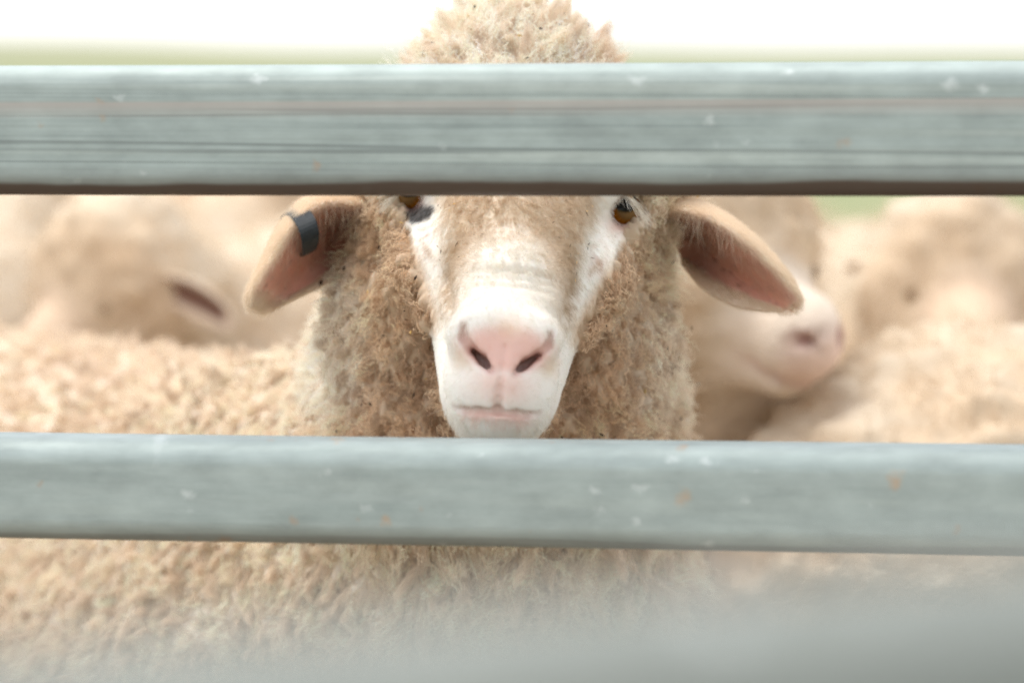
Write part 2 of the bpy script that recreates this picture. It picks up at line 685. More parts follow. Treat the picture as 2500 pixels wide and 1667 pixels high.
# torso, neck, legs (fleece included)
chest = U(1185, 1330, 1.680)
G.cone(U(1190, 1080, 1.660), chest, 0.127, 0.121, 0.02)
G.cone(chest, U(1165, 1750, 1.73), 0.121, 0.124, 0.03)
WITH = np.array([-0.14, 1.86, 0.55])
RUMP = np.array([-0.52, 2.30, 0.52])
G.cone(chest, WITH, 0.120, 0.210, 0.05)
G.cone(WITH, RUMP, 0.215, 0.235, 0.06)
G.cone(U(1100, 1220, 1.70), U(650, 1235, 1.84), 0.105, 0.105, 0.04)
G.cone(U(1100, 1420, 1.70), U(680, 1500, 1.86), 0.110, 0.130, 0.05)
for a, b in (((0.02, 1.74), 0.30), ((-0.20, 1.66), 0.30), ((-0.36, 2.38), 0.36), ((-0.62, 2.22), 0.36)):
    G.cone((a[0], a[1], 0.42), (a[0], a[1], b), 0.085, 0.05, 0.05)
    G.cone((a[0], a[1], b), (a[0] + 0.01, a[1] - 0.01, 0.09), 0.036, 0.024, 0.02)
    G.cone((a[0] + 0.01, a[1] - 0.01, 0.09), (a[0] + 0.005, a[1] - 0.03, 0.025), 0.026, 0.03, 0.01)
# cranium, poll, topknot wool and the wool ruff round the cheeks
G.ell(S(-28, -140, -0.075), (0.070, 0.080, 0.078), 0.025)
G.ell(S(-48, -280, -0.075), (0.049, 0.052, 0.043), 0.03)
G.ell(S(-5, 40, -0.135), (0.100, 0.085, 0.105), 0.03)
G.cone(S(-10, 40, -0.15), U(1190, 1080, 1.660), 0.100, 0.127, 0.03)
for sg in (-1, 1):
    kx = 0 if sg < 0 else -38
    G.cone(S(sg * 262 + kx * 0.3, 60, -0.056), S(sg * 240 + kx * 0.6, 330, -0.056), 0.030, 0.044, 0.03)
    G.cone(S(sg * 240 + kx * 0.6, 330, -0.056), S(sg * 165, 600, -0.072), 0.044, 0.058, 0.03)
    G.ell(S(sg * 290, -80, -0.060), (0.034, 0.035, 0.030), 0.02)
# face
G.cone(S(0, -60, -0.028), S(0, 110, 0.022), 0.060, 0.048, 0.02)
G.cone(S(0, 110, 0.024), S(0, 245, 0.086), 0.043, 0.032, 0.02)
G.cone(S(0, 245, 0.086), S(0, 335, 0.122), 0.032, 0.028, 0.018)
G.ell(S(0, 412, 0.116), (0.0295, 0.046, 0.037), 0.016)
G.cone(S(0, 528, 0.112), S(0, 470, 0.02), 0.0185, 0.034, 0.015)
G.ell(S(0, 524, 0.122), (0.0195, 0.019, 0.016), 0.012)
for sg in (-1, 1):
    G.ell(S(sg * 50, 450, 0.128), (0.0165, 0.022, 0.020), 0.014)          # lip pads
    G.cone(S(sg * 222, 20, -0.006), S(sg * 196, 170, 0.028), 0.020, 0.017, 0.012)   # cheek bone
    G.cone(S(sg * 196, 170, 0.028), S(sg * 94, 350, 0.072), 0.017, 0.0125, 0.016)
    G.cone(S(sg * 92, 330, 0.03), S(sg * 64, 462, 0.094), 0.019, 0.0180, 0.018)     # jaw side
    G.ell(S(sg * 240, -50, 0.002), (0.026, 0.022, 0.017), 0.014)           # brow
    # hollow between bridge and cheek
    G.cone(S(sg * 165, 190, 0.072), S(sg * 150, 270, 0.098), 0.006, 0.007, 0.010, sub=True)
    G.ell(S(sg * 72, 322, 0.144), (0.016, 0.013, 0.013), 0.012)            # nose wing
# eyes
EYES = {}
for sg in (-1, 1):
    c = S(sg * 252, -10 if sg > 0 else 0, -0.002)
    gaze = unit(np.array([sg * 0.40, -0.91, 0.10]))
    side = unit(np.cross(np.array([0, 0, 1.0]), gaze))
    upv = np.cross(gaze, side)
    G.ball(c, 0.0162, 0.010)
    tilt = math.radians(sg * 24)
    s2 = side * math.cos(tilt) + upv * math.sin(tilt)
    u2 = np.cross(gaze, s2)
    G.ell(c + gaze * 0.018, (0.0140, 0.0098, 0.024), 0.002, R=np.stack([s2, u2, gaze]), sub=True)
    EYES[sg] = (c, gaze, s2, u2)
# nostrils, lip cleft, mouth, cut where the surface is
def surf(s_, t_):
    x, y = ST(s_, t_)
    return G.hit(x, y)


def carve(pts, radii, depth, k, push=None):
    Q = []
    for (s_, t_), r_ in zip(pts, radii):
        p, d = surf(s_, t_)
        Q.append(p + FW * depth)
    for i in range(len(Q) - 1):
        G.cone(Q[i], Q[i + 1], radii[i], radii[i + 1], k, sub=True, mar=0.005)
    return Q


NOSTRILS = []
GROOVES = []
for sg in (-1, 1):
    gq = carve([(4 + sg * 104, 312), (4 + sg * 103, 338), (4 + sg * 82, 364), (4 + sg * 54, 386), (4 + sg * 28, 412)],
          [0.0019, 0.0026, 0.0031, 0.0031, 0.0016], 0.0018, 0.0022)
    GROOVES.append(gq)
    p0, p1 = surf(4 + sg * 84, 362)[0], surf(4 + sg * 38, 402)[0]
    NOSTRILS.append((p0 + FW * 0.006, p1 + FW * 0.006))
    for dp in (0.002, 0.006, 0.010, 0.014):
        G.cone(p0 + FW * dp, p1 + FW * dp, 0.0013, 0.0029, 0.0015, sub=True, mar=0.005)
carve([(4, 345), (2, 415), (0, 455), (-2, 505)], [0.0008, 0.0012, 0.0022, 0.0030], 0.0, 0.002)
MOUTH = [(-102, 511), (-80, 514), (-43, 511), (0, 506), (43, 509), (76, 511), (96, 507)]
GROOVES.append(carve(MOUTH, [0.0008, 0.0015, 0.0021, 0.0025, 0.0021, 0.0015, 0.0008], 0.001, 0.0025))
# wrinkles across the bridge
for t_ in (168, 186, 205):
    carve([(-95, t_ + 6), (-40, t_ - 5), (10, t_ - 7), (70, t_ - 2), (110, t_ + 8)], [0.0010, 0.0018, 0.0018, 0.0018, 0.0010], 0.0004, 0.003)

BV, BF = G.mesh()
del G
BN = vnormals(BV, BF)
sV, tV, fV = st_of(BV)


def face_half(t_):
    return np.interp(t_, [-220, -100, -20, 60, 150, 230, 290, 330, 400, 520, 620],
                     [90, 230, 283, 262, 240, 205, 182, 176, 190, 170, 90])


def face_mask(s_, t_, f_):
    m = 1 - sstep(-8, 8, np.abs(s_) - face_half(t_))
    m = m * sstep(-0.045, -0.02, f_ - np.where(t_ > 300, 0.055, 0.0))
    m = m * sstep(-150, -110, t_)
    return m


FM = face_mask(sV, tV, fV)

# wool locks pressed into the fleece itself: domed cells with creases between
def worley(P, seed):
    i = np.floor(P).astype(np.int64)
    f1 = np.full(len(P), 9.0)
    f2 = np.full(len(P), 9.0)
    for dx in (-1, 0, 1):
        for dy in (-1, 0, 1):
            for dz in (-1, 0, 1):
                j = i + np.array([dx, dy, dz])
                q = np.stack([hash3(j[:, 0], j[:, 1], j[:, 2], seed + k) for k in range(3)], -1)
                d = np.linalg.norm(j + q - P, axis=1)
                f2 = np.where(d < f1, f1, np.minimum(f2, d))
                f1 = np.minimum(f1, d)
    return f1, f2


xV, yV, dV = proj(BV)
headV = sstep(1090, 980, yV) * sstep(1.75, 1.66, dV)
warp = np.stack([vnoise(BV, 60, 91), vnoise(BV, 60, 92), vnoise(BV, 60, 93)], -1) * 0.004
cellP = (BV + warp + 5.0) * np.array([1.0, 1.0, 0.62])
f1, f2 = worley(cellP * 120, 3)
g1, g2 = worley(cellP * 62, 7)
dome = np.clip(f2 - f1, 0, 0.5) * 2
domeB = np.clip(g2 - g1, 0, 0.45) / 0.45
h1, h2 = worley((BV + warp + 9.0) * np.array([95.0, 95.0, 34.0]), 13)
tassel = np.clip(h2 - h1, 0, 0.45) / 0.45
chestV = sstep(1180, 1320, yV) * sstep(700, 900, xV) * sstep(1.9, 1.75, dV)
domeB = domeB * (1 - chestV) + tassel * chestV
farV = sstep(1.85, 2.1, dV)
lump = 0.0045 * dome + 0.0060 * domeB * (1 - 0.45 * headV) + fbm(BV, 24, 8, 2) * 0.006 - 0.003
leg = sstep(0.36, 0.30, BV[:, 2])
BV = BV + BN * (lump * (1 - 0.55 * farV) * (1 - FM) * (1 - leg))[:, None]
BN = vnormals(BV, BF)


def mixc(a, b, k):
    return a + (b - a) * np.clip(k, 0, 1)[:, None]


WHITE = np.array([0.93, 0.885, 0.82])
CREAM = np.array([0.84, 0.71, 0.57])
TAN = np.array([0.76, 0.585, 0.415])
BROWN = np.array([0.52, 0.36, 0.24])
PINK = np.array([0.80, 0.50, 0.425])


def wool_colour(P, jitter=0.0, rng=None):
    x, y, d = proj(P)
    s_, t_, f_ = st_of(P)
    n1 = fbm(P, 14, 31, 3)
    n2 = fbm(P, 45, 37, 3)
    c = np.tile(CREAM, (len(P), 1))
    # dusty cheeks and throat
    cx = np.abs(x - 1215)
    cheek = (1 - sstep(285, 440, cx + 70 * n1)) * sstep(430, 520, y) * (1 - sstep(1080, 1330, y + 60 * n1)) * sstep(1.85, 1.7, d)
    c = mixc(c, TAN, cheek)
    rim = np.exp(-((np.abs(s_) - face_half(t_)) / 55.0) ** 2) * sstep(20, 120, t_) * sstep(560, 420, t_)
    c = mixc(c, BROWN, 0.45 * rim * cheek + 0.35 * np.clip(n2, 0, 1) * cheek)
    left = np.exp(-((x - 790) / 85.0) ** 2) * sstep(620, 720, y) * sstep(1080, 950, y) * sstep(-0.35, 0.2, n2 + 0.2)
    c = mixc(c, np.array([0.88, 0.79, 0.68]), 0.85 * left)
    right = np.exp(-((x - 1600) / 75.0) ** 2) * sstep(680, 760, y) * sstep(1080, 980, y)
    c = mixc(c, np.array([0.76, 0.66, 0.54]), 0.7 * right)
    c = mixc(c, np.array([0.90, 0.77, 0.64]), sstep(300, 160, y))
    c = mixc(c, np.array([0.66, 0.50, 0.34]), 0.45 * np.clip(n1 * 1.4, 0, 1) * (1 - cheek))
    if rng is not None:
        c = c * (1 + jitter * rng.standard_normal(len(P))[:, None])
    return np.clip(c, 0.02, 0.92)


def face_colour(P, jitter=0.0, rng=None):
    s_, t_, f_ = st_of(P)
    n1 = fbm(P, 60, 51, 3)
    n2 = fbm(P, 150, 57, 2)
    n3 = fbm(P, 300, 63, 2)
    c = np.tile(WHITE, (len(P), 1))
    # dusty forehead wool, white blaze down the middle
    fore = (1 - sstep(120, 330, t_ + 40 * n1)) * (1 - sstep(150, 225, np.abs(s_) + 25 * n1 + 0.30 * np.clip(t_, 0, 200)))
    blaze = np.exp(-((s_ + 8) / (58.0 + 0.36 * np.clip(t_, 0, 300))) ** 4) * sstep(20, 130, t_ + 40 * n1)
    c = mixc(c, np.array([0.70, 0.56, 0.41]), fore * (1 - 0.9 * blaze) * 0.95)
    c = mixc(c, BROWN, 0.4 * fore * np.clip(n2 * 1.6 - 0.2, 0, 1) * (1 - blaze))
    hollow = np.exp(-((np.abs(s_) - (140 + 0.02 * t_)) / 24.0) ** 2) * sstep(60, 130, t_) * (1 - sstep(250, 330, t_))
    c = mixc(c, np.array([0.58, 0.44, 0.30]), hollow * np.clip(0.75 + 0.5 * n2, 0, 1))
    edge = sstep(-34, 4, np.abs(s_) - face_half(t_)) * sstep(90, 160, t_) * sstep(360, 300, t_)
    c = mixc(c, np.array([0.66, 0.47, 0.30]), 0.8 * edge)
    # tear track stains
    for sg, (a, b) in ((-1, (-205, 100)), (1, (212, 92)), (1, (205, 130))):
        k = np.exp(-(((s_ - a) / 14.0) ** 2 + ((t_ - b) / 24.0) ** 2)) * sstep(-0.3, 0.4, n2)
        c = mixc(c, np.array([0.42, 0.20, 0.11]), 0.8 * k)
    for sg in (-1, 1):
        k = np.exp(-(((np.abs(s_) - (215 - 0.6 * (t_ - 120))) / 9.0) ** 2 + ((t_ - 135) / 22.0) ** 2)) * (s_ * sg > 0)
        c = mixc(c, np.array([0.50, 0.30, 0.16]), 0.6 * k)
    # pink lids
    for sg in (-1, 1):
        k = np.exp(-(((s_ - sg * 258) / 34.0) ** 2 + ((t_ - 28) / 22.0) ** 2))
        c = mixc(c, PINK * 0.92, 0.75 * k)
    # dark patch by one eye
    k = sstep(1.25, 0.75, np.sqrt(((s_ + 238 + 0.3 * (t_ - 46)) / 38.0) ** 2 + ((t_ - 46) / 21.0) ** 2) + 0.35 * n2 + 0.2 * n3) * (s_ < -150) * (t_ > 12)
    c = mixc(c, np.array([0.052, 0.047, 0.048]) + 0.10 * np.clip(n3, 0, 1)[:, None], k * 0.93)
    # bare pink nose
    nose = sstep(1.28, 0.50, np.sqrt(((s_ - 8) / 118.0) ** 2 + ((t_ - 360) / 62.0) ** 2) + 0.10 * n1)
    nose = np.maximum(nose, 0.75 * np.exp(-(((s_ - 5) / 75.0) ** 2 + ((t_ - 445) / 55.0) ** 2)))
    c = mixc(c, PINK, 0.97 * nose)
    k = np.exp(-(((s_ - 10) / 42.0) ** 2 + ((t_ - 300) / 30.0) ** 2))
    c = mixc(c, np.array([0.80, 0.60, 0.44]), 0.6 * k)
    lip = np.exp(-((t_ - 522) / 15.0) ** 2) * (1 - sstep(50, 105, np.abs(s_)))
    c = mixc(c, np.array([0.72, 0.45, 0.37]), 0.8 * lip)
    for sg in (-1, 1):
        k = np.exp(-(((s_ - 8 - sg * 108) / 22.0) ** 2 + ((t_ - 392) / 26.0) ** 2))
        c = mixc(c, np.array([0.78, 0.58, 0.40]), 0.55 * k)
        nos = np.exp(-(((s_ - 8 - sg * 66) / 34.0) ** 2 + ((t_ - 380) / 16.0) ** 2))
        c = mixc(c, np.array([0.60, 0.38, 0.33]), 0.35 * nos)
    if rng is not None:
        c = c * (1 + jitter * rng.standard_normal(len(P))[:, None])
    return np.clip(c, 0.02, 0.92), np.clip(nose + 0.8 * lip, 0, 1)


fc, bare = face_colour(BV)
for q0, q1 in NOSTRILS:
    h = np.clip(((BV - q0) @ (q1 - q0)) / ((q1 - q0) @ (q1 - q0)), 0, 1)
    dd = np.linalg.norm(BV - q0 - h[:, None] * (q1 - q0), axis=1)
    fc = mixc(fc, np.array([0.32, 0.14, 0.115]), 0.9 * sstep(0.0080, 0.0050, dd))     # dark lining of the nostril
for Q_ in GROOVES:
    amt = 0.38 if len(Q_) == 5 else 0.26
    for q0, q1 in zip(Q_[:-1], Q_[1:]):
        h = np.clip(((BV - q0) @ (q1 - q0)) / ((q1 - q0) @ (q1 - q0)), 0, 1)
        dd = np.linalg.norm(BV - q0 - h[:, None] * (q1 - q0), axis=1)
        fc = mixc(fc, np.array([0.56, 0.29, 0.24]), amt * sstep(0.0048, 0.0024, dd))
for sg in (-1, 1):                                              # dark wet rim of the lids
    c_e, g_e = EYES[sg][0], EYES[sg][1]
    q_e = BV - c_e
    ax_e = q_e @ g_e
    rad_e = np.linalg.norm(np.stack([(q_e @ EYES[sg][2]) / 0.0140, (q_e @ EYES[sg][3]) / 0.0098], -1), axis=1)
    fc = mixc(fc, np.array([0.16, 0.085, 0.07]), 0.85 * sstep(1.34, 1.08, rad_e) * (ax_e > 0))
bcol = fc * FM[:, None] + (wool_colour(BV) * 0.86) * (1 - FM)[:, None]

SHEEP = empty("sheep", (-0.2, 1.95, 0.0))
tag(SHEEP, "cream woolled sheep looking straight out between the two rails, dark clip on one ear", "sheep")
SO = np.array(SHEEP.location)
body = mesh_obj("body", BV - SO, BF, M_SKIN, SHEEP, bcol)

# eyes: a glossy ball each, gold iris round a dark slot pupil
def eye_mat():
    m, t, b, out = new_mat("sheep_eye")
    N, L = t.nodes, t.links
    at = N.new("ShaderNodeAttribute")
    at.attribute_name = "col"
    L.new(at.outputs["Color"], b.inputs["Base Color"])
    b.inputs["Roughness"].default_value = 0.08
    b.inputs["Specular IOR Level"].default_value = 0.25
    b.inputs["Coat Weight"].default_value = 0.0
    b.inputs["Coat Roughness"].default_value = 0.03
    return m


M_EYE = eye_mat()


def make_eye(sg, parent, off):
    c, gaze, s2, u2 = EYES[sg]
    nu, nv = 96, 72
    R_ = 0.0128
    V, F, Cc = [], [], []
    for j in range(nv + 1):
        th = PI * j / nv
        for i in range(nu):
            ph = 2 * PI * i / nu
            lx, ly, lz = math.sin(th) * math.cos(ph), math.sin(th) * math.sin(ph), math.cos(th)
            V.append(c + R_ * (lx * s2 + ly * u2 + lz * gaze))
            r_ = math.sin(th) if th < PI / 2 else 1.5
            pup = ((lx - 0.08 * sg) / 0.60) ** 2 + ((ly - 0.34) / 0.50) ** 2
            a = math.atan2(ly, lx)
            gold = np.array([0.50, 0.17, 0.012]) * (0.85 + 0.25 * math.sin(a * 23) * math.sin(a * 7 + 1))
            inner = np.array([0.22, 0.12, 0.04])
            col = gold + (inner - gold) * float(sstep(0.70, 0.50, np.array(r_)))
            if pup < 1:
                col = np.array([0.006, 0.005, 0.006])
            elif pup < 1.25:
                col = col * 0.4
            k = float(sstep(0.78, 0.86, np.array(r_)))
            col = col * (1 - k) + np.array([0.05, 0.022, 0.014]) * k
            Cc.append(col)
    for j in range(nv):
        for i in range(nu):
            F.append((j * nu + i, (j + 1) * nu + i, (j + 1) * nu + (i + 1) % nu, j * nu + (i + 1) % nu))
    return mesh_obj("eye", np.array(V) - off, np.array(F), M_EYE, parent, np.array(Cc))


for sg in (-1, 1):
    make_eye(sg, SHEEP, SO)


# ears: a curled leaf with thickness
def catmull(P, n):
    """P (k, ...) control points -> n samples along the first axis."""
    k = len(P)
    t = np.linspace(0, k - 1, n)
    i = np.clip(t.astype(int), 0, k - 2)
    f = (t - i).reshape(-1, *([1] * (P.ndim - 1)))
    g_ = lambda j: P[np.clip(j, 0, k - 1)]
    p0, p1, p2, p3 = g_(i - 1), g_(i), g_(i + 1), g_(i + 2)
    return 0.5 * (2 * p1 + (p2 - p0) * f + (2 * p0 - 5 * p1 + 4 * p2 - p3) * f ** 2 + (3 * p1 - p0 - 3 * p2 + p3) * f ** 3)


EAR_NU, EAR_NV = 60, 56


def ear_surface(rows):
    ctl = np.array([[U(*p) for p in row] for row in rows])       # (v, u, 3)
    A = catmull(ctl, EAR_NV)
    A = catmull(A.transpose(1, 0, 2), EAR_NU)                      # (u, v, 3)
    return A


def grid_normals(A):
    du = np.gradient(A, axis=0)
    dv = np.gradient(A, axis=1)
    return unit(np.cross(du, dv))


def ear_colour(u, v, P, tip=0.78):
    n1 = fbm(P, 90, 71, 3)
    n2 = fbm(P, 220, 75, 2)
    furc = np.array([0.93, 0.80, 0.65])
    inn = np.array([0.78, 0.43, 0.325])
    rim = np.maximum.reduce([1 - sstep(0.21, 0.30, v + 0.04 * n1), sstep(0.76, 0.86, v + 0.06 * n1), sstep(tip, tip + 0.13, u + 0.05 * n1)])
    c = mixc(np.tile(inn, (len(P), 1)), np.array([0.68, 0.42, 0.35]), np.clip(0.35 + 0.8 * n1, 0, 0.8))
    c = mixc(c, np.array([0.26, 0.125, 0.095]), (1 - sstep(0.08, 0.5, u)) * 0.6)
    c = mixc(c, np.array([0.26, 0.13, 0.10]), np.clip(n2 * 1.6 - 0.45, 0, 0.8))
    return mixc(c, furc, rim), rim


EARS = {
    1: [[(1628, 472, 1.560), (1735, 505, 1.545), (1832, 570, 1.532), (1912, 652, 1.526), (1950, 716, 1.526), (1952, 735, 1.526)],
        [(1628, 514, 1.535), (1722, 534, 1.515), (1812, 590, 1.508), (1886, 660, 1.512), (1936, 719, 1.519), (1946, 745, 1.525)],
        [(1650, 560, 1.590), (1715, 585, 1.580), (1780, 640, 1.560), (1848, 692, 1.541), (1915, 738, 1.527), (1940, 752, 1.527)],
        [(1660, 625, 1.595), (1722, 655, 1.575), (1785, 692, 1.554), (1845, 722, 1.540), (1905, 746, 1.529), (1932, 756, 1.528)],
        [(1672, 650, 1.565), (1720, 705, 1.545), (1790, 744, 1.535), (1860, 757, 1.530), (1905, 759, 1.529), (1926, 760, 1.528)]],
    -1: [[(890, 470, 1.560), (770, 474, 1.545), (690, 545, 1.527), (640, 640, 1.521), (608, 705, 1.520), (604, 730, 1.521)],
         [(890, 504, 1.535), (780, 508, 1.513), (707, 578, 1.507), (657, 658, 1.509), (618, 720, 1.515), (612, 746, 1.520)],
         [(868, 560, 1.590), (805, 582, 1.577), (745, 640, 1.555), (692, 694, 1.536), (638, 742, 1.523), (620, 752, 1.522)],
         [(850, 625, 1.592), (808, 652, 1.575), (757, 690, 1.554), (706, 722, 1.540), (650, 750, 1.526), (630, 758, 1.524)],
         [(842, 672, 1.565), (795, 692, 1.550), (740, 718, 1.540), (692, 742, 1.533), (658, 757, 1.529), (640, 761, 1.527)]],
}
EAR_DATA = {}
M_EAR = skin_mat("ear_skin", 0.6, 0.2, 0.1)


def make_ear(sg, parent, off, notch=False):
    A = ear_surface(EARS[sg])
    Nn = grid_normals(A)
    if (Nn[:, EAR_NV // 2] @ FW).mean() > 0:
        Nn = -Nn                                               # towards the viewer side of the leaf
    u = np.repeat(np.linspace(0, 1, EAR_NU)[:, None], EAR_NV, 1)
    v = np.repeat(np.linspace(0, 1, EAR_NV)[None, :], EAR_NU, 0)
    th = 0.0013 + 0.0012 * np.sin(PI * v)
    front = A + Nn * (th[..., None] * 0.5)
    back = A - Nn * (th[..., None])
    n = EAR_NU * EAR_NV
    V = np.concatenate([front.reshape(-1, 3), back.reshape(-1, 3)])
    idx = np.arange(n).reshape(EAR_NU, EAR_NV)
    keep = np.ones((EAR_NU - 1, EAR_NV - 1), dtype=bool)
    if notch:
        keep[-5:-2, -9:] = False
        keep[-7:-3, -5:] = False
    F = []
    for i in range(EAR_NU - 1):
        for j in range(EAR_NV - 1):
            if not keep[i, j]:
                continue
            a, b, c_, d = idx[i, j], idx[i + 1, j], idx[i + 1, j + 1], idx[i, j + 1]
            F.append((a, b, c_, d))
            F.append((a + n, d + n, c_ + n, b + n))
            for (di, dj), (p, q) in (((-1, 0), (a, d)), ((1, 0), (b, c_)), ((0, -1), (a, b)), ((0, 1), (d, c_))):
                ii, jj = i + di, j + dj
                if not (0 <= ii < EAR_NU - 1 and 0 <= jj < EAR_NV - 1) or not keep[ii, jj]:
                    F.append((p, q, q + n, p + n))
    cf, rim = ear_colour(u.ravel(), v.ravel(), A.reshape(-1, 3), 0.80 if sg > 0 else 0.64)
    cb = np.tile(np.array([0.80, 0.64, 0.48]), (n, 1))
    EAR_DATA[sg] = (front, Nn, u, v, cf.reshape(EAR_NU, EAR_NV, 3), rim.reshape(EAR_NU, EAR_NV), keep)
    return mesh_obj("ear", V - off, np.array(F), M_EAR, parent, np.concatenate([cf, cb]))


ear_right = make_ear(1, SHEEP, SO, True)
ear_left = make_ear(-1, SHEEP, SO)
ear_right["label"] = "ear with a small notch cut in its tip"
ear_left["label"] = "ear carrying a dark clip"


def ear_fur(sg, parent, off, n=24000):
    front, Nn, u, v, cf, rim, keep = EAR_DATA[sg]
    rng = np.random.default_rng(31 + sg)
    kk = np.zeros((EAR_NU, EAR_NV), dtype=bool)
    kk[:-1, :-1] = keep
    kk[-1], kk[:, -1] = kk[-2], kk[:, -2]
    wgt = np.where(rim > 0.4, 1.0, 0.16) * kk
    # area weight
    du = np.linalg.norm(np.gradient(front, axis=0), axis=-1)
    dv = np.linalg.norm(np.gradient(front, axis=1), axis=-1)
    p = (wgt * du * dv).ravel()
    i = rng.choice(len(p), n, p=p / p.sum())
    fr, nn = front.reshape(-1, 3)[i], Nn.reshape(-1, 3)[i]
    tu = unit(np.gradient(front, axis=0)).reshape(-1, 3)[i]
    tv = unit(np.gradient(front, axis=1)).reshape(-1, 3)[i]
    su = du.ravel()[i][:, None]
    sv = dv.ravel()[i][:, None]
    P0 = fr + tu * su * (rng.random((n, 1)) - 0.5) + tv * sv * (rng.random((n, 1)) - 0.5) - nn * 0.0004
    uu, vv, rr = u.ravel()[i], v.ravel()[i], rim.ravel()[i]
    outv = np.where(vv < 0.45, -1.0, 1.0)[:, None]
    edge = np.clip(np.abs(vv - 0.5) * 2 - 0.55, 0, 0.5)[:, None]
    d = unit(tu * 0.9 + tv * outv * (0.35 + 1.4 * edge) + nn * 0.42 + rng.standard_normal((n, 3)) * 0.26)
    base = (vv > 0.10) & (vv < 0.28) & (uu < 0.36) & (rng.random(n) < 0.028)
    L = np.where(rr > 0.4, 0.0054, 0.0060) * (0.6 + 0.8 * rng.random(n))
    d[base] = unit(np.array([0.16 * sg, -0.45, -1.0]) + 0.42 * rng.standard_normal((base.sum(), 3)) + 0.2 * nn[base])
    L[base] = 0.011 + 0.013 * rng.random(base.sum())
    t = np.linspace(0, 1, 5)
    bend = np.array([0, 0, -1.0]) * (L[:, None] ** 1.0) * 0.18 - nn * L[:, None] * 0.16
    P = P0[:, None] + d[:, None] * (L[:, None, None] * t[None, :, None]) + bend[:, None] * (t ** 2)[None, :, None]
    R_ = 0.000085 * (1 - 0.75 * t)[None] * np.ones((n, 1))
    c = cf.reshape(-1, 3)[i]
    c = mixc(c, np.array([0.86, 0.72, 0.56]), np.where(rr > 0.4, 0.45, 0.25) + 0.2 * rng.standard_normal(n))
    c[base] = np.array([0.84, 0.72, 0.58]) * (0.8 + 0.25 * rng.random((base.sum(), 1)))
    return curves_obj("ear_fur", P - off, R_, np.clip(c, 0.02, 0.9), M_FUR, parent)


ear_fur(1, ear_right, SO)
ear_fur(-1, ear_left, SO)

# dark clip folded over the rim of one ear
def clip_mat():
    m, t, b, out = new_mat("clip_plastic")
    N, L = t.nodes, t.links
    tc = N.new("ShaderNodeTexCoord")
    n = N.new("ShaderNodeTexNoise")
    n.inputs["Scale"].default_value = 260
    n.inputs["Detail"].default_value = 6
    r = N.new("ShaderNodeValToRGB")
    r.color_ramp.elements[0].color = (0.014, 0.016, 0.018, 1)
    r.color_ramp.elements[1].color = (0.045, 0.052, 0.056, 1)
    L.new(tc.outputs["Object"], n.inputs["Vector"])
    L.new(n.outputs["Fac"], r.inputs["Fac"])
    L.new(r.outputs["Color"], b.inputs["Base Color"])
    b.inputs["Roughness"].default_value = 0.6
    b.inputs["Specular IOR Level"].default_value = 0.2
    return m


def strip(name, path, width, thick, mat, parent, off):
    """A band: path (k,3) centre line, width (k,3) half-width vectors, thickness across both."""
    path, width = catmull(np.asarray(path), 40), catmull(np.asarray(width), 40)
    tn = unit(np.gradient(path, axis=0))
    nn = unit(np.cross(tn, width))
    prof = []
    for a, b in ((-1, -0.55), (-0.94, -1), (0.94, -1), (1, -0.55), (1, 0.55), (0.94, 1), (-0.94, 1), (-1, 0.55)):
        prof.append(path + width * a + nn * thick * 0.5 * b)
    Vv = np.stack(prof, 1)
    k, m = Vv.shape[:2]
    F = []
    for i in range(k - 1):
        for j in range(m):
            F.append((i * m + j, i * m + (j + 1) % m, (i + 1) * m + (j + 1) % m, (i + 1) * m + j))
    F.append(tuple(range(m - 1, -1, -1)))
    F.append(tuple((k - 1) * m + j for j in range(m)))
    return mesh_obj(name, Vv.reshape(-1, 3) - off, F, mat, parent, smooth=False)


M_CLIP = clip_mat()
wv = unit(U(752, 520, 1.52) - U(712, 538, 1.52))
cpath = [U(752, 640, 1.575), U(712, 575, 1.568), U(704, 532, 1.548), U(722, 517, 1.525), U(745, 538, 1.500), U(757, 575, 1.496), U(756, 606, 1.512), U(748, 618, 1.535)]
cw = [wv * k for k in (0.005, 0.0056, 0.0058, 0.0060, 0.0062, 0.0060, 0.0052, 0.004)]
clip = strip("ear_tag", cpath, cw, 0.0022, M_CLIP, ear_left, SO)
clip["label"] = "dark grey plastic clip folded over the ear rim"

# ------------------------------------------------------------------ wool and fur of the main sheep
def wool_strands(V, F, N, weight, n, rng, K=8):
    P, Nn = sample_surface(V, F, N, weight, n, rng)
    x, y, d = proj(P)
    s_, t_, f_ = st_of(P)
    head = sstep(1090, 980, y) * sstep(1.75, 1.66, d)              # cheeks, throat, poll
    top = sstep(300, 200, y) * sstep(1.8, 1.7, d)
    chestm = sstep(1180, 1300, y) * sstep(900, 1020, x) * sstep(1.85, 1.75, d)
    return P, Nn, x, y, d, s_, t_, f_, head, top, chestm


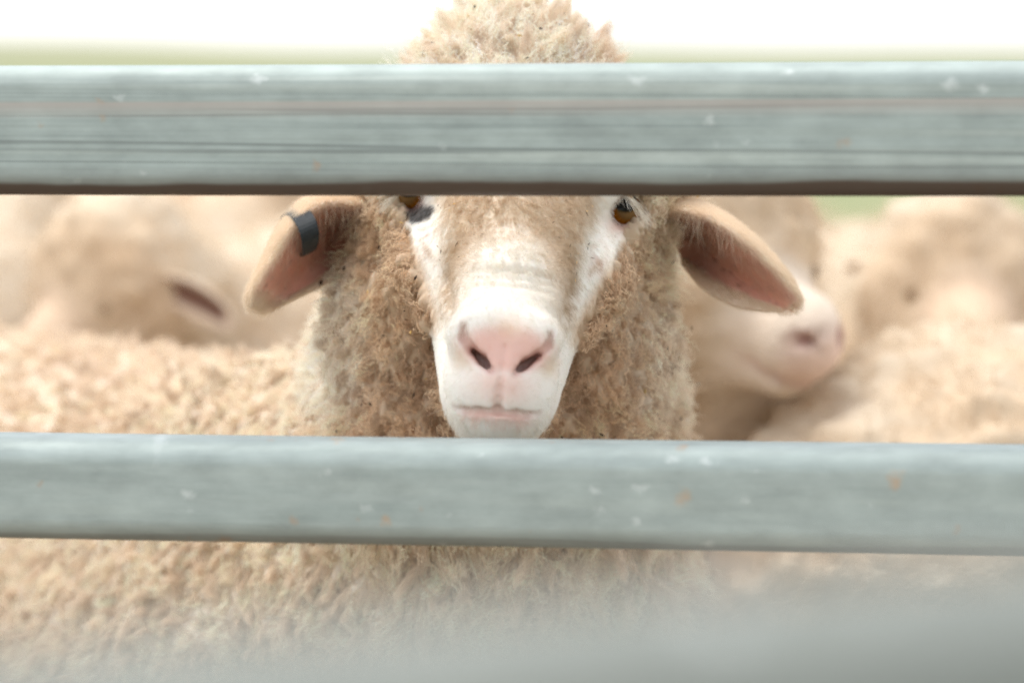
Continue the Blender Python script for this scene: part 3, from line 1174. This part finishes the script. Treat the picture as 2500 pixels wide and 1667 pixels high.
def grow(P, Nn, spacing, L, flow, a_n, a_f, clump, amp, freq, rad, col, rng, K=8, jit=0.25):
    """Wool: strands gather into locks `spacing` apart and crimp along their length."""
    n = len(P)
    nl = max(10, int(n * 0.035))
    ids = rng.choice(n, nl, replace=False)
    order = rng.permutation(nl)
    ids = ids[order]
    # thin the lock centres to the spacing
    kd = kdtree.KDTree(nl)
    for k, i in enumerate(ids):
        kd.insert(P[i], k)
    kd.balance()
    alive = np.ones(nl, dtype=bool)
    for k in range(nl):
        if alive[k]:
            for _, j, _ in kd.find_range(P[ids[k]], spacing[ids[k]]):
                if j > k:
                    alive[j] = False
    ids = ids[alive]
    kd = kdtree.KDTree(len(ids))
    for k, i in enumerate(ids):
        kd.insert(P[i], k)
    kd.balance()
    lock = np.fromiter((kd.find(p)[1] for p in P), dtype=np.int64, count=n)
    lr = rng.standard_normal((len(ids), 3))
    lp = rng.random(len(ids)) * 2 * PI
    ll = 0.55 + 0.85 * rng.random(len(ids))
    lc = rng.standard_normal(len(ids))
    c0 = P[ids[lock]]
    nL = Nn[ids[lock]]
    fl = flow - Nn * (flow * Nn).sum(1, keepdims=True)
    flL = fl[ids[lock]]
    dl = unit(nL * a_n[:, None] + flL * a_f[:, None] + 0.38 * lr[lock])
    ds = unit(Nn * a_n[:, None] + fl * a_f[:, None] + 0.38 * lr[lock] * 0.5 + jit * rng.standard_normal((n, 3)))
    L = L * ll[lock] * (0.75 + 0.45 * rng.random(n))
    t = np.linspace(0, 1, K)
    m = clump[:, None] * sstep(0.0, 0.85, t)[None]
    free = P[:, None] + ds[:, None] * (L[:, None, None] * t[None, :, None])
    axis = (c0 + (P - c0) * 0.12)[:, None] + dl[:, None] * (L[:, None, None] * t[None, :, None])
    Q = free * (1 - m[..., None]) + axis * m[..., None]
    s1 = unit(np.cross(dl, nL + 0.3 * lr[lock][:, ::-1]))
    s2 = np.cross(dl, s1)
    ph = (lp[lock] + 0.7 * rng.standard_normal(n))[:, None] + 2 * PI * (freq * (0.8 + 0.4 * rng.random(n)))[:, None] * t[None]
    A = (amp * (0.5 + rng.random(n)))[:, None] * sstep(0.0, 0.35, t)[None]
    Q = Q + (A * np.sin(ph))[..., None] * s1[:, None] + (A * 0.7 * np.cos(ph * 0.83))[..., None] * s2[:, None]
    R_ = rad[:, None] * (1 - 0.55 * t)[None]
    col = np.clip(col * (1 + 0.05 * lc[lock] + 0.07 * rng.standard_normal(n))[:, None], 0.02, 0.93)
    return Q, R_, col


rng = np.random.default_rng(101)
toc = unit(C0 - BV)
facing = (BN * toc).sum(1)
px, py, pd = proj(BV)
inview = ((px > -250) & (px < 2750) & (py > -200) & (py < 1850)).astype(float)
sharp = 1 - sstep(1.75, 2.1, pd)
wgt = (1 - FM) ** 2 * (1 - leg) * (0.06 + inview * sstep(-0.35, 0.05, facing) * (0.30 + 0.70 * sharp))
NW = 360000
P, Nn, x, y, d, s_, t_, f_, head, top, chestm = wool_strands(BV, BF, BN, wgt, NW, rng)
eyeclear = np.min([np.linalg.norm(P - EYES[sg][0] - EYES[sg][1] * 0.010, axis=1) for sg in (-1, 1)], axis=0) > 0.0185
P = P - Nn * 0.0015
far = sstep(1.7, 2.2, d)
spacing = 0.0080 - 0.0022 * head + 0.003 * top + 0.001 * far
L = 0.0135 - 0.0055 * head + 0.008 * top + 0.009 * chestm
outw = unit(P - np.array([0.0, 1.62, 0.95]))
flow = np.tile(np.array([0.0, -0.1, -1.0]), (NW, 1))
ck = head[:, None] * (1 - top[:, None])
flow = unit(flow * (1 - 0.35 * ck) + np.stack([np.sign(s_) * 0.6, 0 * s_, 0 * s_], -1) * ck)
flow = flow * (1 - top[:, None]) + np.array([0.0, 0.2, 0.4]) * top[:, None]
a_n = 0.55 + 0.10 * head + 0.30 * top - 0.2 * chestm
a_f = 0.85 - 0.25 * head + 0.25 * chestm
clump = 0.80 - 0.08 * head + 0.08 * top + 0.05 * chestm
amp = 0.0009 + 0.0002 * head + 0.0006 * chestm
freq = 2.6 + 0.8 * rng.random(NW)
rad = 0.00013 + 0.00016 * far - 0.00002 * head
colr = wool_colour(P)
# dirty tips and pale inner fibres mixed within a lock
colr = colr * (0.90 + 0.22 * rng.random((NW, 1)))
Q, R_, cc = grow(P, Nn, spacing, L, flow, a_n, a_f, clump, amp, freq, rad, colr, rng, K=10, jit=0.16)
curves_obj("wool", Q[eyeclear] - SO, R_[eyeclear], cc[eyeclear], M_WOOL, SHEEP)

# coarser, paler crimped fibres lying over the fleece
NC = 46000
P, Nn = sample_surface(BV, BF, BN, wgt * (0.25 + 0.75 * sharp), NC, rng)
x, y, d = proj(P)
s_, t_, f_ = st_of(P)
head = sstep(1090, 980, y) * sstep(1.75, 1.66, d)
top = sstep(300, 200, y) * sstep(1.8, 1.7, d)
chestm = sstep(1180, 1300, y) * sstep(900, 1020, x) * sstep(1.85, 1.75, d)
far = sstep(1.7, 2.2, d)
P = P + Nn * (0.0015 + 0.003 * rng.random((NC, 1)))
flow = unit(np.array([0.0, -0.1, -1.0]) + np.stack([np.sign(s_) * 0.5 * head, 0 * s_, 0 * s_], -1) + 0.5 * rng.standard_normal((NC, 3)))
flow = flow * (1 - top[:, None]) + np.array([0.0, 0.2, 0.4]) * top[:, None]
one = np.ones(NC)
Q, R_, cc = grow(P, Nn, 0.006 * one, (0.011 + 0.004 * top + 0.009 * chestm) * (0.6 + 0.8 * rng.random(NC)), flow, 0.45 + 0.3 * top, 0.9 * one, 0.45 + 0.2 * chestm,
                 0.0013 + 0.0003 * chestm, 2.6 + 1.6 * rng.random(NC), 0.00021 + 0.00010 * far, wool_colour(P) * (1.06 + 0.26 * rng.random((NC, 1))), rng, K=12, jit=0.45)
ec = np.min([np.linalg.norm(P - EYES[sg][0] - EYES[sg][1] * 0.010, axis=1) for sg in (-1, 1)], axis=0) > 0.021
curves_obj("stray_wool", Q[ec] - SO, R_[ec], cc[ec], M_WOOL, SHEEP)

# short fur of the face
NF = 80000
P, Nn = sample_surface(BV, BF, BN, FM ** 1.5 * (0.05 + sstep(-0.4, 0.0, facing)), NF, rng)
s_, t_, f_ = st_of(P)
fcol, bare = face_colour(P, 0.06, rng)
keep = rng.random(NF) > bare * 0.93
eye_near = np.min([np.linalg.norm(P - EYES[sg][0] - EYES[sg][1] * 0.009, axis=1) for sg in (-1, 1)], axis=0)
keep &= eye_near > 0.0125
P, Nn, s_, t_, f_, fcol = P[keep], Nn[keep], s_[keep], t_[keep], f_[keep], fcol[keep]
n = len(P)
fore = (1 - sstep(90, 300, t_)) * (1 - sstep(120, 215, np.abs(s_)))
chin = sstep(490, 540, t_)
muz = sstep(300, 380, t_)
L = (0.0036 + 0.0022 * fore + 0.0030 * chin - 0.0012 * muz * (1 - chin)) * (0.6 + 0.8 * rng.random(n))
latd = np.clip(s_ / 180.0, -1, 1)[:, None] * np.array([1.0, 0, 0])
flow = np.array([0, 0, -1.0]) * (0.9 - 0.5 * muz[:, None]) + latd * (0.55 + 0.5 * muz[:, None]) + np.array([0, 0.8, 0]) * muz[:, None]
flow = flow + np.array([0, 0, -0.9]) * chin[:, None]
flow = flow - Nn * (flow * Nn).sum(1, keepdims=True)
clumpn = np.stack([vnoise(P, 260, 81), vnoise(P, 260, 82), vnoise(P, 260, 83)], -1)
dr = unit(unit(flow) * (1.0 - 0.45 * fore[:, None]) + Nn * (0.34 + 0.35 * fore[:, None]) + clumpn * (0.22 + 0.55 * fore[:, None]) + 0.15 * rng.standard_normal((n, 3)))
t = np.linspace(0, 1, 4)
Q = P[:, None] - Nn[:, None] * 0.0003 + dr[:, None] * (L[:, None, None] * t[None, :, None]) - Nn[:, None] * (0.22 * L[:, None] * (t ** 2)[None])[..., None]
curves_obj("face_fur", Q - SO, 0.00009 * (1 - 0.7 * t)[None] * np.ones((n, 1)), fcol, M_FUR, SHEEP)

# lashes and a few whiskers
def surf_pt(s_w, t_w):
    m_ = np.hypot(sV - s_w, tV - t_w) + 4000 * (fV < 0.05)
    i_ = int(np.argmin(m_))
    return BV[i_], BN[i_]


Ps, Rs, Cs = [], [], []
t = np.linspace(0, 1, 6)


def hairs(a, b, n_, spread, rad_, col_, sag=0.15):
    for _ in range(n_):
        a2 = a + rng.standard_normal(3) * spread * 0.35
        b2 = b + rng.standard_normal(3) * spread
        mid = (a2 + b2) / 2 + rng.standard_normal(3) * np.linalg.norm(b - a) * sag
        q = ((1 - t) ** 2)[:, None] * a2 + (2 * t * (1 - t))[:, None] * mid + (t ** 2)[:, None] * b2
        Ps.append(q)
        Rs.append(rad_ * (1 - 0.6 * t))
        Cs.append(np.array(col_) * (0.8 + 0.3 * rng.random()))


hairs(U(1536, 478, 1.478), U(1584, 545, 1.470), 70, 0.0022, 0.00012, (0.82, 0.76, 0.66), 0.08)
hairs(U(1528, 478, 1.478), U(1545, 505, 1.468), 18, 0.0018, 0.0001, (0.82, 0.78, 0.70), 0.1)
hairs(U(972, 474, 1.485), U(930, 512, 1.478), 45, 0.0022, 0.00012, (0.82, 0.76, 0.66), 0.08)
for k in range(9):
    a = U(995 + k * 5, 560 + 15 * k, 1.485)
    hairs(a, a + np.array([-0.022 - 0.006 * rng.random(), -0.012, -0.012 + 0.02 * rng.standard_normal()]), 1, 0.002, 0.00007, (0.84, 0.76, 0.66), 0.25)
    a = U(1512 - k * 4, 580 + 13 * k, 1.485)
    hairs(a, a + np.array([0.018 + 0.006 * rng.random(), -0.012, -0.012 + 0.008 * rng.standard_normal()]), 1, 0.002, 0.00007, (0.84, 0.76, 0.66), 0.2)
for k in range(34):                                            # fine whiskers round the lips
    sg = -1 if k % 2 else 1
    q, _ = surf_pt(sg * rng.uniform(40, 128), rng.uniform(420, 520))
    hairs(q, q + np.array([sg * rng.uniform(0.004, 0.012), -rng.uniform(0.002, 0.010), -rng.uniform(0.003, 0.012)]), 1, 0.001, 0.00006, (0.85, 0.78, 0.70), 0.12)
curves_obj("eyelashes", np.array(Ps) - SO, np.array(Rs), np.array(Cs), M_FUR, SHEEP)

# bits of chaff and seed caught in the wool
def chaff(parent, off, n_):
    P, Nn = sample_surface(BV, BF, BN, wgt * ((px > 820) & (px < 1700) & (py < 1150)), n_, rng)
    P2, N2 = sample_surface(BV, BF, BN, FM * (np.abs(sV) > 70) * (np.abs(sV) < 190) * (tV < 170) * (tV > -40), 70, rng)
    P = np.concatenate([P, P2 - N2 * 0.007])
    Nn = np.concatenate([Nn, N2])
    V, F, Cc = [], [], []
    for p, nn_ in zip(P, Nn):
        small = len(V) >= 6 * n_
        ax = unit(np.cross(nn_, rng.standard_normal(3)))
        b = np.cross(nn_, ax)
        ln = 0.0008 + 0.0022 * rng.random() ** 2
        wd = ln * (0.25 + 0.2 * rng.random())
        if small:
            ln, wd = ln * 0.75, wd * 0.32
        p = p + nn_ * (0.008 + 0.006 * rng.random())
        o = len(V)
        V += [p - ax * ln, p + b * wd, p + ax * ln, p - b * wd, p + nn_ * wd, p - nn_ * wd]
        F += [(o + i, o + (i + 1) % 4, o + 4) for i in range(4)] + [(o + (i + 1) % 4, o + i, o + 5) for i in range(4)]
        cc_ = np.array([0.05, 0.032, 0.022]) if rng.random() < 0.85 else np.array([0.62, 0.42, 0.16])
        Cc += [cc_ * (0.7 + 0.7 * rng.random()) * (2.2 if small else 1.0)] * 6
    o = mesh_obj("chaff", np.array(V) - off, F, M_BACKSKIN, parent, np.array(Cc), smooth=False)
    o["kind"] = "stuff"
    return o


chaff(SHEEP, SO, 300)

# ------------------------------------------------------------------ yard panel with two rails in view
def oval_profile(h, th, r, n=10):
    pts = []
    for cx, cz, a0 in ((th / 2 - r, h / 2 - r, 0), (-(th / 2 - r), h / 2 - r, 90), (-(th / 2 - r), -(h / 2 - r), 180), (th / 2 - r, -(h / 2 - r), 270)):
        for k in range(n + 1):
            a = math.radians(a0 + 90 * k / n)
            pts.append((cx + r * math.cos(a), cz + r * math.sin(a)))
    out = []
    for k, p in enumerate(pts):
        q = pts[(k + 1) % len(pts)]
        d_ = math.dist(p, q)
        m_ = max(1, int(d_ / 0.006))
        out += [(p[0] + (q[0] - p[0]) * j / m_, p[1] + (q[1] - p[1]) * j / m_) for j in range(m_)]
    return np.array(out)


def rail(name, a, b, prof, mat, parent, off, segs=60, wob=0.0006):
    a, b = np.asarray(a), np.asarray(b)
    ax = unit(b - a)
    hor = unit(np.cross(np.array([0, 0, 1.0]), ax))
    upv = np.cross(ax, hor)
    t = np.linspace(0, 1, segs)
    cen = a + (b - a) * t[:, None] + upv * (wob * np.sin(t * 9 + 1))[:, None]
    V = cen[:, None] + hor * prof[None, :, 0:1] + upv * prof[None, :, 1:2]
    m = len(prof)
    V = V.reshape(-1, 3)
    F = []
    for i in range(segs - 1):
        for j in range(m):
            F.append((i * m + j, (i + 1) * m + j, (i + 1) * m + (j + 1) % m, i * m + (j + 1) % m))
    F.append(tuple(range(m)))
    F.append(tuple((segs - 1) * m + j for j in range(m - 1, -1, -1)))
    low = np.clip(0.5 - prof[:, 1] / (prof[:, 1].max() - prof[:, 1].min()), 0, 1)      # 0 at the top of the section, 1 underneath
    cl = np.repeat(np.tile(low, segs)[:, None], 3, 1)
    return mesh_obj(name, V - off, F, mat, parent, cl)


def extend(p, q, l0, l1):
    d_ = unit(q - p)
    c_ = (p + q) / 2
    return c_ - d_ * l0, c_ + d_ * l1


ta, tb = extend(U(0, 315.5, 1.353), U(2500, 314.5, 1.287), 1.15, 1.15)
la, lb = extend(U(0, 1180, 1.353), U(2500, 1220, 1.287), 1.15, 1.15)
PAN = empty("yard_panel", ((ta[0] + tb[0]) / 2, (ta[1] + tb[1]) / 2, 0))
tag(PAN, "galvanised steel yard panel whose two weathered horizontal rails cross in front of the sheep's face", "fence panel")
PO = np.array(PAN.location)
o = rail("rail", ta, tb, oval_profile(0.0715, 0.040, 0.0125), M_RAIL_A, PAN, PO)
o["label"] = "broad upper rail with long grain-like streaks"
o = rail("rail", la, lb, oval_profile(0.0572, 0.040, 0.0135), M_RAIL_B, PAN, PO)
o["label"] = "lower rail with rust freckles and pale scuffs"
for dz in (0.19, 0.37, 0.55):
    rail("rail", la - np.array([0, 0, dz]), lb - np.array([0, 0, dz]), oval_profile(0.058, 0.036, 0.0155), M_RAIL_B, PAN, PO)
for e in (ta, tb):
    pz = oval_profile(0.05, 0.05, 0.008)
    V = np.concatenate([np.stack([e[0] + pz[:, 0], e[1] + pz[:, 1], np.full(len(pz), z)], -1) for z in (0.0, 1.05)])
    m = len(pz)
    F = [(j, (j + 1) % m, m + (j + 1) % m, m + j) for j in range(m)] + [tuple(range(m - 1, -1, -1)), tuple(range(m, 2 * m))]
    mesh_obj("post", V - PO, F, M_RAIL_B, PAN)

# the pipe close to the camera
na, nb = extend(U(0, 1905, 0.335), U(2500, 1672, 0.33), 0.9, 0.9)
BAR = empty("pipe_barrier", ((na[0] + nb[0]) / 2, (na[1] + nb[1]) / 2, 0))
tag(BAR, "out of focus grey steel pipe crossing the bottom of the photo below the panel", "barrier")
BO = np.array(BAR.location)
rail("pipe", na, nb, oval_profile(0.036, 0.036, 0.0179, 12), M_PIPE, BAR, BO)
for e in (na, nb):
    pz = oval_profile(0.042, 0.042, 0.0209, 10)
    V = np.concatenate([np.stack([e[0] + pz[:, 0], e[1] + pz[:, 1], np.full(len(pz), z)], -1) for z in (0.0, e[2] + 0.05)])
    m = len(pz)
    F = [(j, (j + 1) % m, m + (j + 1) % m, m + j) for j in range(m)] + [tuple(range(m - 1, -1, -1)), tuple(range(m, 2 * m))]
    mesh_obj("post", V - BO, F, M_RAIL_B, BAR)

# ------------------------------------------------------------------ the flock behind
M_EYEDARK, _t, _b, _o = new_mat("dark_eye")
_b.inputs["Base Color"].default_value = (0.22, 0.13, 0.06, 1)
_b.inputs["Roughness"].default_value = 0.15


def leaf(root, axis, wide, nrm, ln, wd, nu=14, nv=9):
    """A cupped leaf-shaped ear with thickness."""
    u = np.linspace(0, 1, nu)
    v = np.linspace(-1, 1, nv)
    half = wd * (0.35 + 1.3 * u * (1 - u) ** 0.75 + 0.0) * np.where(u > 0.93, 0.75, 1)
    half = np.where(u > 0.97, wd * 0.12, half)
    A = root + axis * (u * ln)[:, None, None] + wide * (half[:, None] * v[None])[..., None] \
        - nrm * (0.55 * half[:, None] * (1 - v[None] ** 2))[..., None] + np.array([0, 0, -1.0]) * (0.25 * ln * u ** 2)[:, None, None]
    n = nu * nv
    front = A.reshape(-1, 3)
    back = front - nrm * 0.006
    idx = np.arange(n).reshape(nu, nv)
    F = []
    for i in range(nu - 1):
        for j in range(nv - 1):
            a, b, c, d = idx[i, j], idx[i + 1, j], idx[i + 1, j + 1], idx[i, j + 1]
            F += [(a, b, c, d), (a + n, d + n, c + n, b + n)]
            if j == 0:
                F.append((a, a + n, b + n, b))
            if j == nv - 2:
                F.append((d, c, c + n, d + n))
            if i == nu - 2:
                F.append((b, b + n, c + n, c))
    inn = np.tile(np.array([0.19, 0.10, 0.072]), (n, 1))
    edge = (np.abs(np.tile(v, (nu, 1)).ravel()) > 0.7) | (np.repeat(u, nv) > 0.85)
    inn[edge] = (0.78, 0.62, 0.47)
    return np.concatenate([front, back]), np.array(F), np.concatenate([inn, np.tile(np.array([0.80, 0.66, 0.50]), (n, 1))])


def flock_sheep(poll, muz, seed, tone, ear_back=0.3, facecol=(0.66, 0.50, 0.36), ear_norm=None):
    """One fleecy sheep in its own frame: body along +X, head from poll to muzzle (world offsets given in this frame)."""
    poll, muz = np.asarray(poll, float), np.asarray(muz, float)
    mins = np.minimum(np.array([-0.68, -0.30, -0.02]), np.minimum(poll, muz) - 0.16)
    maxs = np.maximum(np.array([0.58, 0.30, 0.86]), np.maximum(poll, muz) + 0.16)
    st = 0.0105
    g_ = Grid(*[np.arange(mins[i], maxs[i], st) for i in range(3)])
    g_.cone((-0.36, 0, 0.555), (0.26, 0, 0.55), 0.225, 0.215, 0.05)
    g_.cone((0.26, 0, 0.55), (0.36, 0, 0.56), 0.19, 0.16, 0.06)
    g_.cone((0.32, 0, 0.60), poll - np.array([0.02, 0, 0.03]), 0.150, 0.100, 0.05)
    hd = unit(muz - poll)
    sd_ = unit(np.cross(hd, np.array([0, 0, 1.0])))
    up_ = np.cross(sd_, hd)
    g_.ball(poll, 0.092, 0.03)
    g_.ball(poll + up_ * 0.05 - hd * 0.01, 0.055, 0.03)
    g_.cone(poll + hd * 0.02 - up_ * 0.02, poll + (muz - poll) * 0.75, 0.076, 0.036, 0.02)
    g_.ell(muz - hd * 0.022, (0.036, 0.034, 0.037), 0.02, R=np.stack([hd, sd_, up_]))
    g_.cone(muz - hd * 0.03 - up_ * 0.035, poll - up_ * 0.05 + hd * 0.05, 0.024, 0.045, 0.02)
    for sg in (-1, 1):
        g_.ball(muz - hd * 0.004 + sd_ * sg * 0.017 + up_ * 0.012, 0.0075, 0.006, sub=True)
        g_.cone(muz - hd * 0.065 - up_ * 0.030 + sd_ * sg * 0.044, muz + hd * 0.012 - up_ * 0.032 + sd_ * sg * 0.004, 0.004, 0.004, 0.006, sub=True)
    for ax_, ay_ in ((0.26, 0.10), (0.26, -0.10), (-0.42, 0.11), (-0.42, -0.11)):
        hind = ax_ < 0
        g_.cone((ax_, ay_, 0.45), (ax_ + (0.02 if hind else 0), ay_, 0.30), 0.10 if hind else 0.085, 0.05, 0.05)
        g_.cone((ax_ + (0.02 if hind else 0), ay_, 0.30), (ax_ - (0.05 if hind else 0), ay_, 0.20 if hind else 0.16), 0.040, 0.027, 0.02)
        g_.cone((ax_ - (0.05 if hind else 0), ay_, 0.20 if hind else 0.16), (ax_ - (0.02 if hind else 0), ay_, 0.04), 0.025, 0.022, 0.02)
        g_.ball((ax_ - (0.01 if hind else -0.01), ay_, 0.022), 0.03, 0.01)
    V, F = g_.mesh()
    N = vnormals(V, F)
    rel = V - poll
    al = rel @ hd
    face = sstep(0.062, 0.095, al - 0.25 * np.abs(rel @ sd_)) * sstep(0.20, 0.14, np.linalg.norm(rel - hd * 0.13, axis=1))
    legs_ = sstep(0.33, 0.28, V[:, 2])
    so = seed * 3.7
    lumps = np.abs(vnoise(V + so, 38, seed)) * 0.016 + fbm(V + so, 16, seed + 4, 2) * 0.016
    V = V + N * (lumps * (1 - face) * (1 - legs_))[:, None]
    N = vnormals(V, F)
    n1 = fbm(V + so, 7, seed + 9, 3)
    n2 = fbm(V + so, 30, seed + 11, 2)
    c = np.tile(CREAM * FTONE * tone * 0.84, (len(V), 1))
    c = mixc(c, np.array([0.66, 0.48, 0.31]), np.clip(0.15 + 0.7 * n1 + 0.4 * n2, 0, 0.75))
    c = mixc(c, np.array([0.60, 0.44, 0.29]), 0.7 * sstep(-0.02, 0.03, al) * (1 - face) * sstep(0.25, 0.15, np.linalg.norm(rel, axis=1)))
    c = mixc(c, np.array(facecol), face)
    nose = sstep(0.045, 0.02, np.linalg.norm(V - (muz - up_ * 0.005), axis=1))
    c = mixc(c, PINK, nose * 0.45)
    for sg in (-1, 1):
        k = sstep(0.013, 0.007, np.linalg.norm(V - (muz - hd * 0.006 + sd_ * sg * 0.018 + up_ * 0.012), axis=1))
        c = mixc(c, np.array([0.36, 0.18, 0.15]), k)
    ml = np.abs(rel @ up_ - (muz - poll) @ up_ + 0.031)
    c = mixc(c, np.array([0.62, 0.40, 0.34]), 0.5 * sstep(0.007, 0.003, ml) * sstep(0.10, 0.13, al) * face)
    c = mixc(c, np.array([0.10, 0.08, 0.07]), sstep(0.05, 0.03, V[:, 2]))
    rng_ = np.random.default_rng(seed)
    wg = (1 - face) * (1 - legs_) * (0.3 + sstep(0.3, 0.6, V[:, 2]))
    P, Nn = sample_surface(V, F, N, wg, 16000, rng_)
    n = len(P)
    nz = np.stack([vnoise(P, 45, seed + 21), vnoise(P, 45, seed + 22), vnoise(P, 45, seed + 23)], -1)
    d = unit(Nn * 0.8 + np.array([0, 0, -0.6]) + 0.9 * nz + 0.3 * rng_.standard_normal((n, 3)))
    t = np.linspace(0, 1, 5)
    Ls = 0.018 + 0.014 * rng_.random(n)
    Q = P[:, None] + d[:, None] * (Ls[:, None, None] * t[None, :, None]) + 0.0022 * np.sin(t[None, :, None] * 9 + rng_.random((n, 1, 1)) * 6) * unit(rng_.standard_normal((n, 1, 3)))
    m1 = fbm(P + so, 7, seed + 9, 3)
    cs = mixc(np.tile(CREAM * FTONE * tone * 0.90, (n, 1)), np.array([0.68, 0.50, 0.33]), np.clip(0.1 + 0.7 * m1 + 0.15 * rng_.standard_normal(n), 0, 0.75))
    ears = []
    for sg in (-1, 1):
        ax2 = unit(sd_ * sg / (1 + ear_back) - hd * ear_back * 0.7 - up_ * 0.25)
        nr = unit(hd * 0.9 - up_ * 0.35) if ear_norm is None else np.asarray(ear_norm)
        nr = unit(nr - ax2 * (nr @ ax2))
        wd_ = np.cross(ax2, nr)
        ears.append(leaf(poll + sd_ * sg * 0.078 + up_ * 0.018 + hd * 0.02, ax2, wd_, nr, 0.110, 0.029))
    eyes = [poll + hd * 0.072 + sd_ * sg * 0.060 + up_ * 0.020 for sg in (-1, 1)]
    return (V, F, c), (Q, 0.00036 * (1 - 0.6 * t)[None] * np.ones((n, 1)), np.clip(cs, 0.02, 0.92)), ears, eyes


def uv_ball(c, r_, nu=16, nv=12):
    V, F = [], []
    for j in range(nv + 1):
        for i in range(nu):
            th, ph = PI * j / nv, 2 * PI * i / nu
            V.append((c[0] + r_ * math.sin(th) * math.cos(ph), c[1] + r_ * math.sin(th) * math.sin(ph), c[2] + r_ * math.cos(th)))
    for j in range(nv):
        for i in range(nu):
            F.append((j * nu + i, (j + 1) * nu + i, (j + 1) * nu + (i + 1) % nu, j * nu + (i + 1) % nu))
    return np.array(V), np.array(F)


FTONE = np.array([0.98, 0.98, 0.94])
FLOCK = "sheep crowded in the yard behind"


def place_sheep(x, y, rz, head_poll, head_muz, seed, tone, label, **kw):
    """head_* in world coordinates."""
    o = empty("sheep", (x, y, 0), rz)
    tag(o, label, "sheep", FLOCK)
    c_, s__ = math.cos(-rz), math.sin(-rz)

    def loc(p):
        q = np.asarray(p, float) - np.array([x, y, 0])
        return np.array([q[0] * c_ - q[1] * s__, q[0] * s__ + q[1] * c_, q[2]])
    if "ear_norm" in kw:
        kw["ear_norm"] = loc(np.array(kw["ear_norm"]) + np.array([x, y, 0]))
    (V, F, c), wl, ears, eyes = flock_sheep(loc(head_poll), loc(head_muz), seed, tone, **kw)
    mesh_obj("body", V, F, M_BACKSKIN, o, c)
    curves_obj("wool", *wl, M_WOOL, o)
    for e in ears:
        mesh_obj("ear", e[0], e[1], M_BACKSKIN, o, e[2])
    for e in eyes:
        mesh_obj("eye", *uv_ball(e, 0.007), M_EYEDARK, o)
    return o


def rest_head(x, y, rz, up_=0.80, turn=0.0, drop=0.10):
    """Poll and muzzle for a sheep standing at x, y looking along rz + turn."""
    h = np.array([math.cos(rz), math.sin(rz), 0])
    h2 = np.array([math.cos(rz + turn), math.sin(rz + turn), 0])
    p = np.array([x, y, 0]) + h * 0.50 + np.array([0, 0, up_])
    return p, p + h2 * 0.17 + np.array([0, 0, -drop])


D = math.radians
# white-nosed sheep looking to the side, just behind the main one
place_sheep(0.10, 2.66, D(-88), U(1715, 620, 2.10), U(1998, 862, 1.99), 3, 1.0,
            "sheep with a pale pink muzzle turned sideways, just behind the notched ear",
            ear_back=2.2, facecol=(0.78, 0.655, 0.53))
place_sheep(0.76, 2.06, D(1), *rest_head(0.76, 2.06, D(1), 0.72), 5, 0.90,
            "sheep showing only its tan woolly back above the lower rail, beside the pink muzzled one")
place_sheep(0.52, 3.06, D(-86), U(2345, 690, 2.62), U(2392, 900, 2.44), 8, 0.92,
            "sheep facing forward with its dark nostril showing over the tan back", ear_back=1.8)
place_sheep(0.98, 3.45, D(172), *rest_head(0.98, 3.45, D(172), 0.66, 0.2, 0.14), 13, 1.05,
            "pale broadside sheep behind the one with the dark nostril")
place_sheep(-0.30, 3.34, D(-98), U(300, 690, 2.80), U(85, 880, 2.72), 17, 0.98,
            "sheep with a dark open ear, facing sideways behind the main sheep's rump",
            ear_norm=(0.15, -0.95, -0.2))
place_sheep(-0.92, 3.42, D(78), *rest_head(-0.92, 3.42, D(78)), 21, 1.0,
            "sheep seen from its rump, beyond the one with the dark open ear")
place_sheep(-0.80, 4.30, D(10), *rest_head(-0.80, 4.30, D(10), 0.84, -0.8), 26, 0.96,
            "broadside sheep standing deepest in the flock, over the rumps")
place_sheep(-0.05, 4.62, D(200), *rest_head(-0.05, 4.62, D(200), 0.84, 0.5), 29, 1.0,
            "sheep standing far back directly behind the main sheep's head")
place_sheep(1.55, 3.05, D(-110), *rest_head(1.55, 3.05, D(-110), 0.84, -0.3), 33, 1.0,
            "sheep at the edge of the view beside the pale broadside one")
place_sheep(1.75, 4.50, D(185), *rest_head(1.75, 4.50, D(185), 0.80), 37, 0.95,
            "rearmost sheep on the side of the green gap, in front of the pasture")
place_sheep(-1.30, 2.75, D(-60), *rest_head(-1.30, 2.75, D(-60), 0.80, -0.5), 41, 1.0,
            "sheep beside the main sheep's rump at the edge of the view")
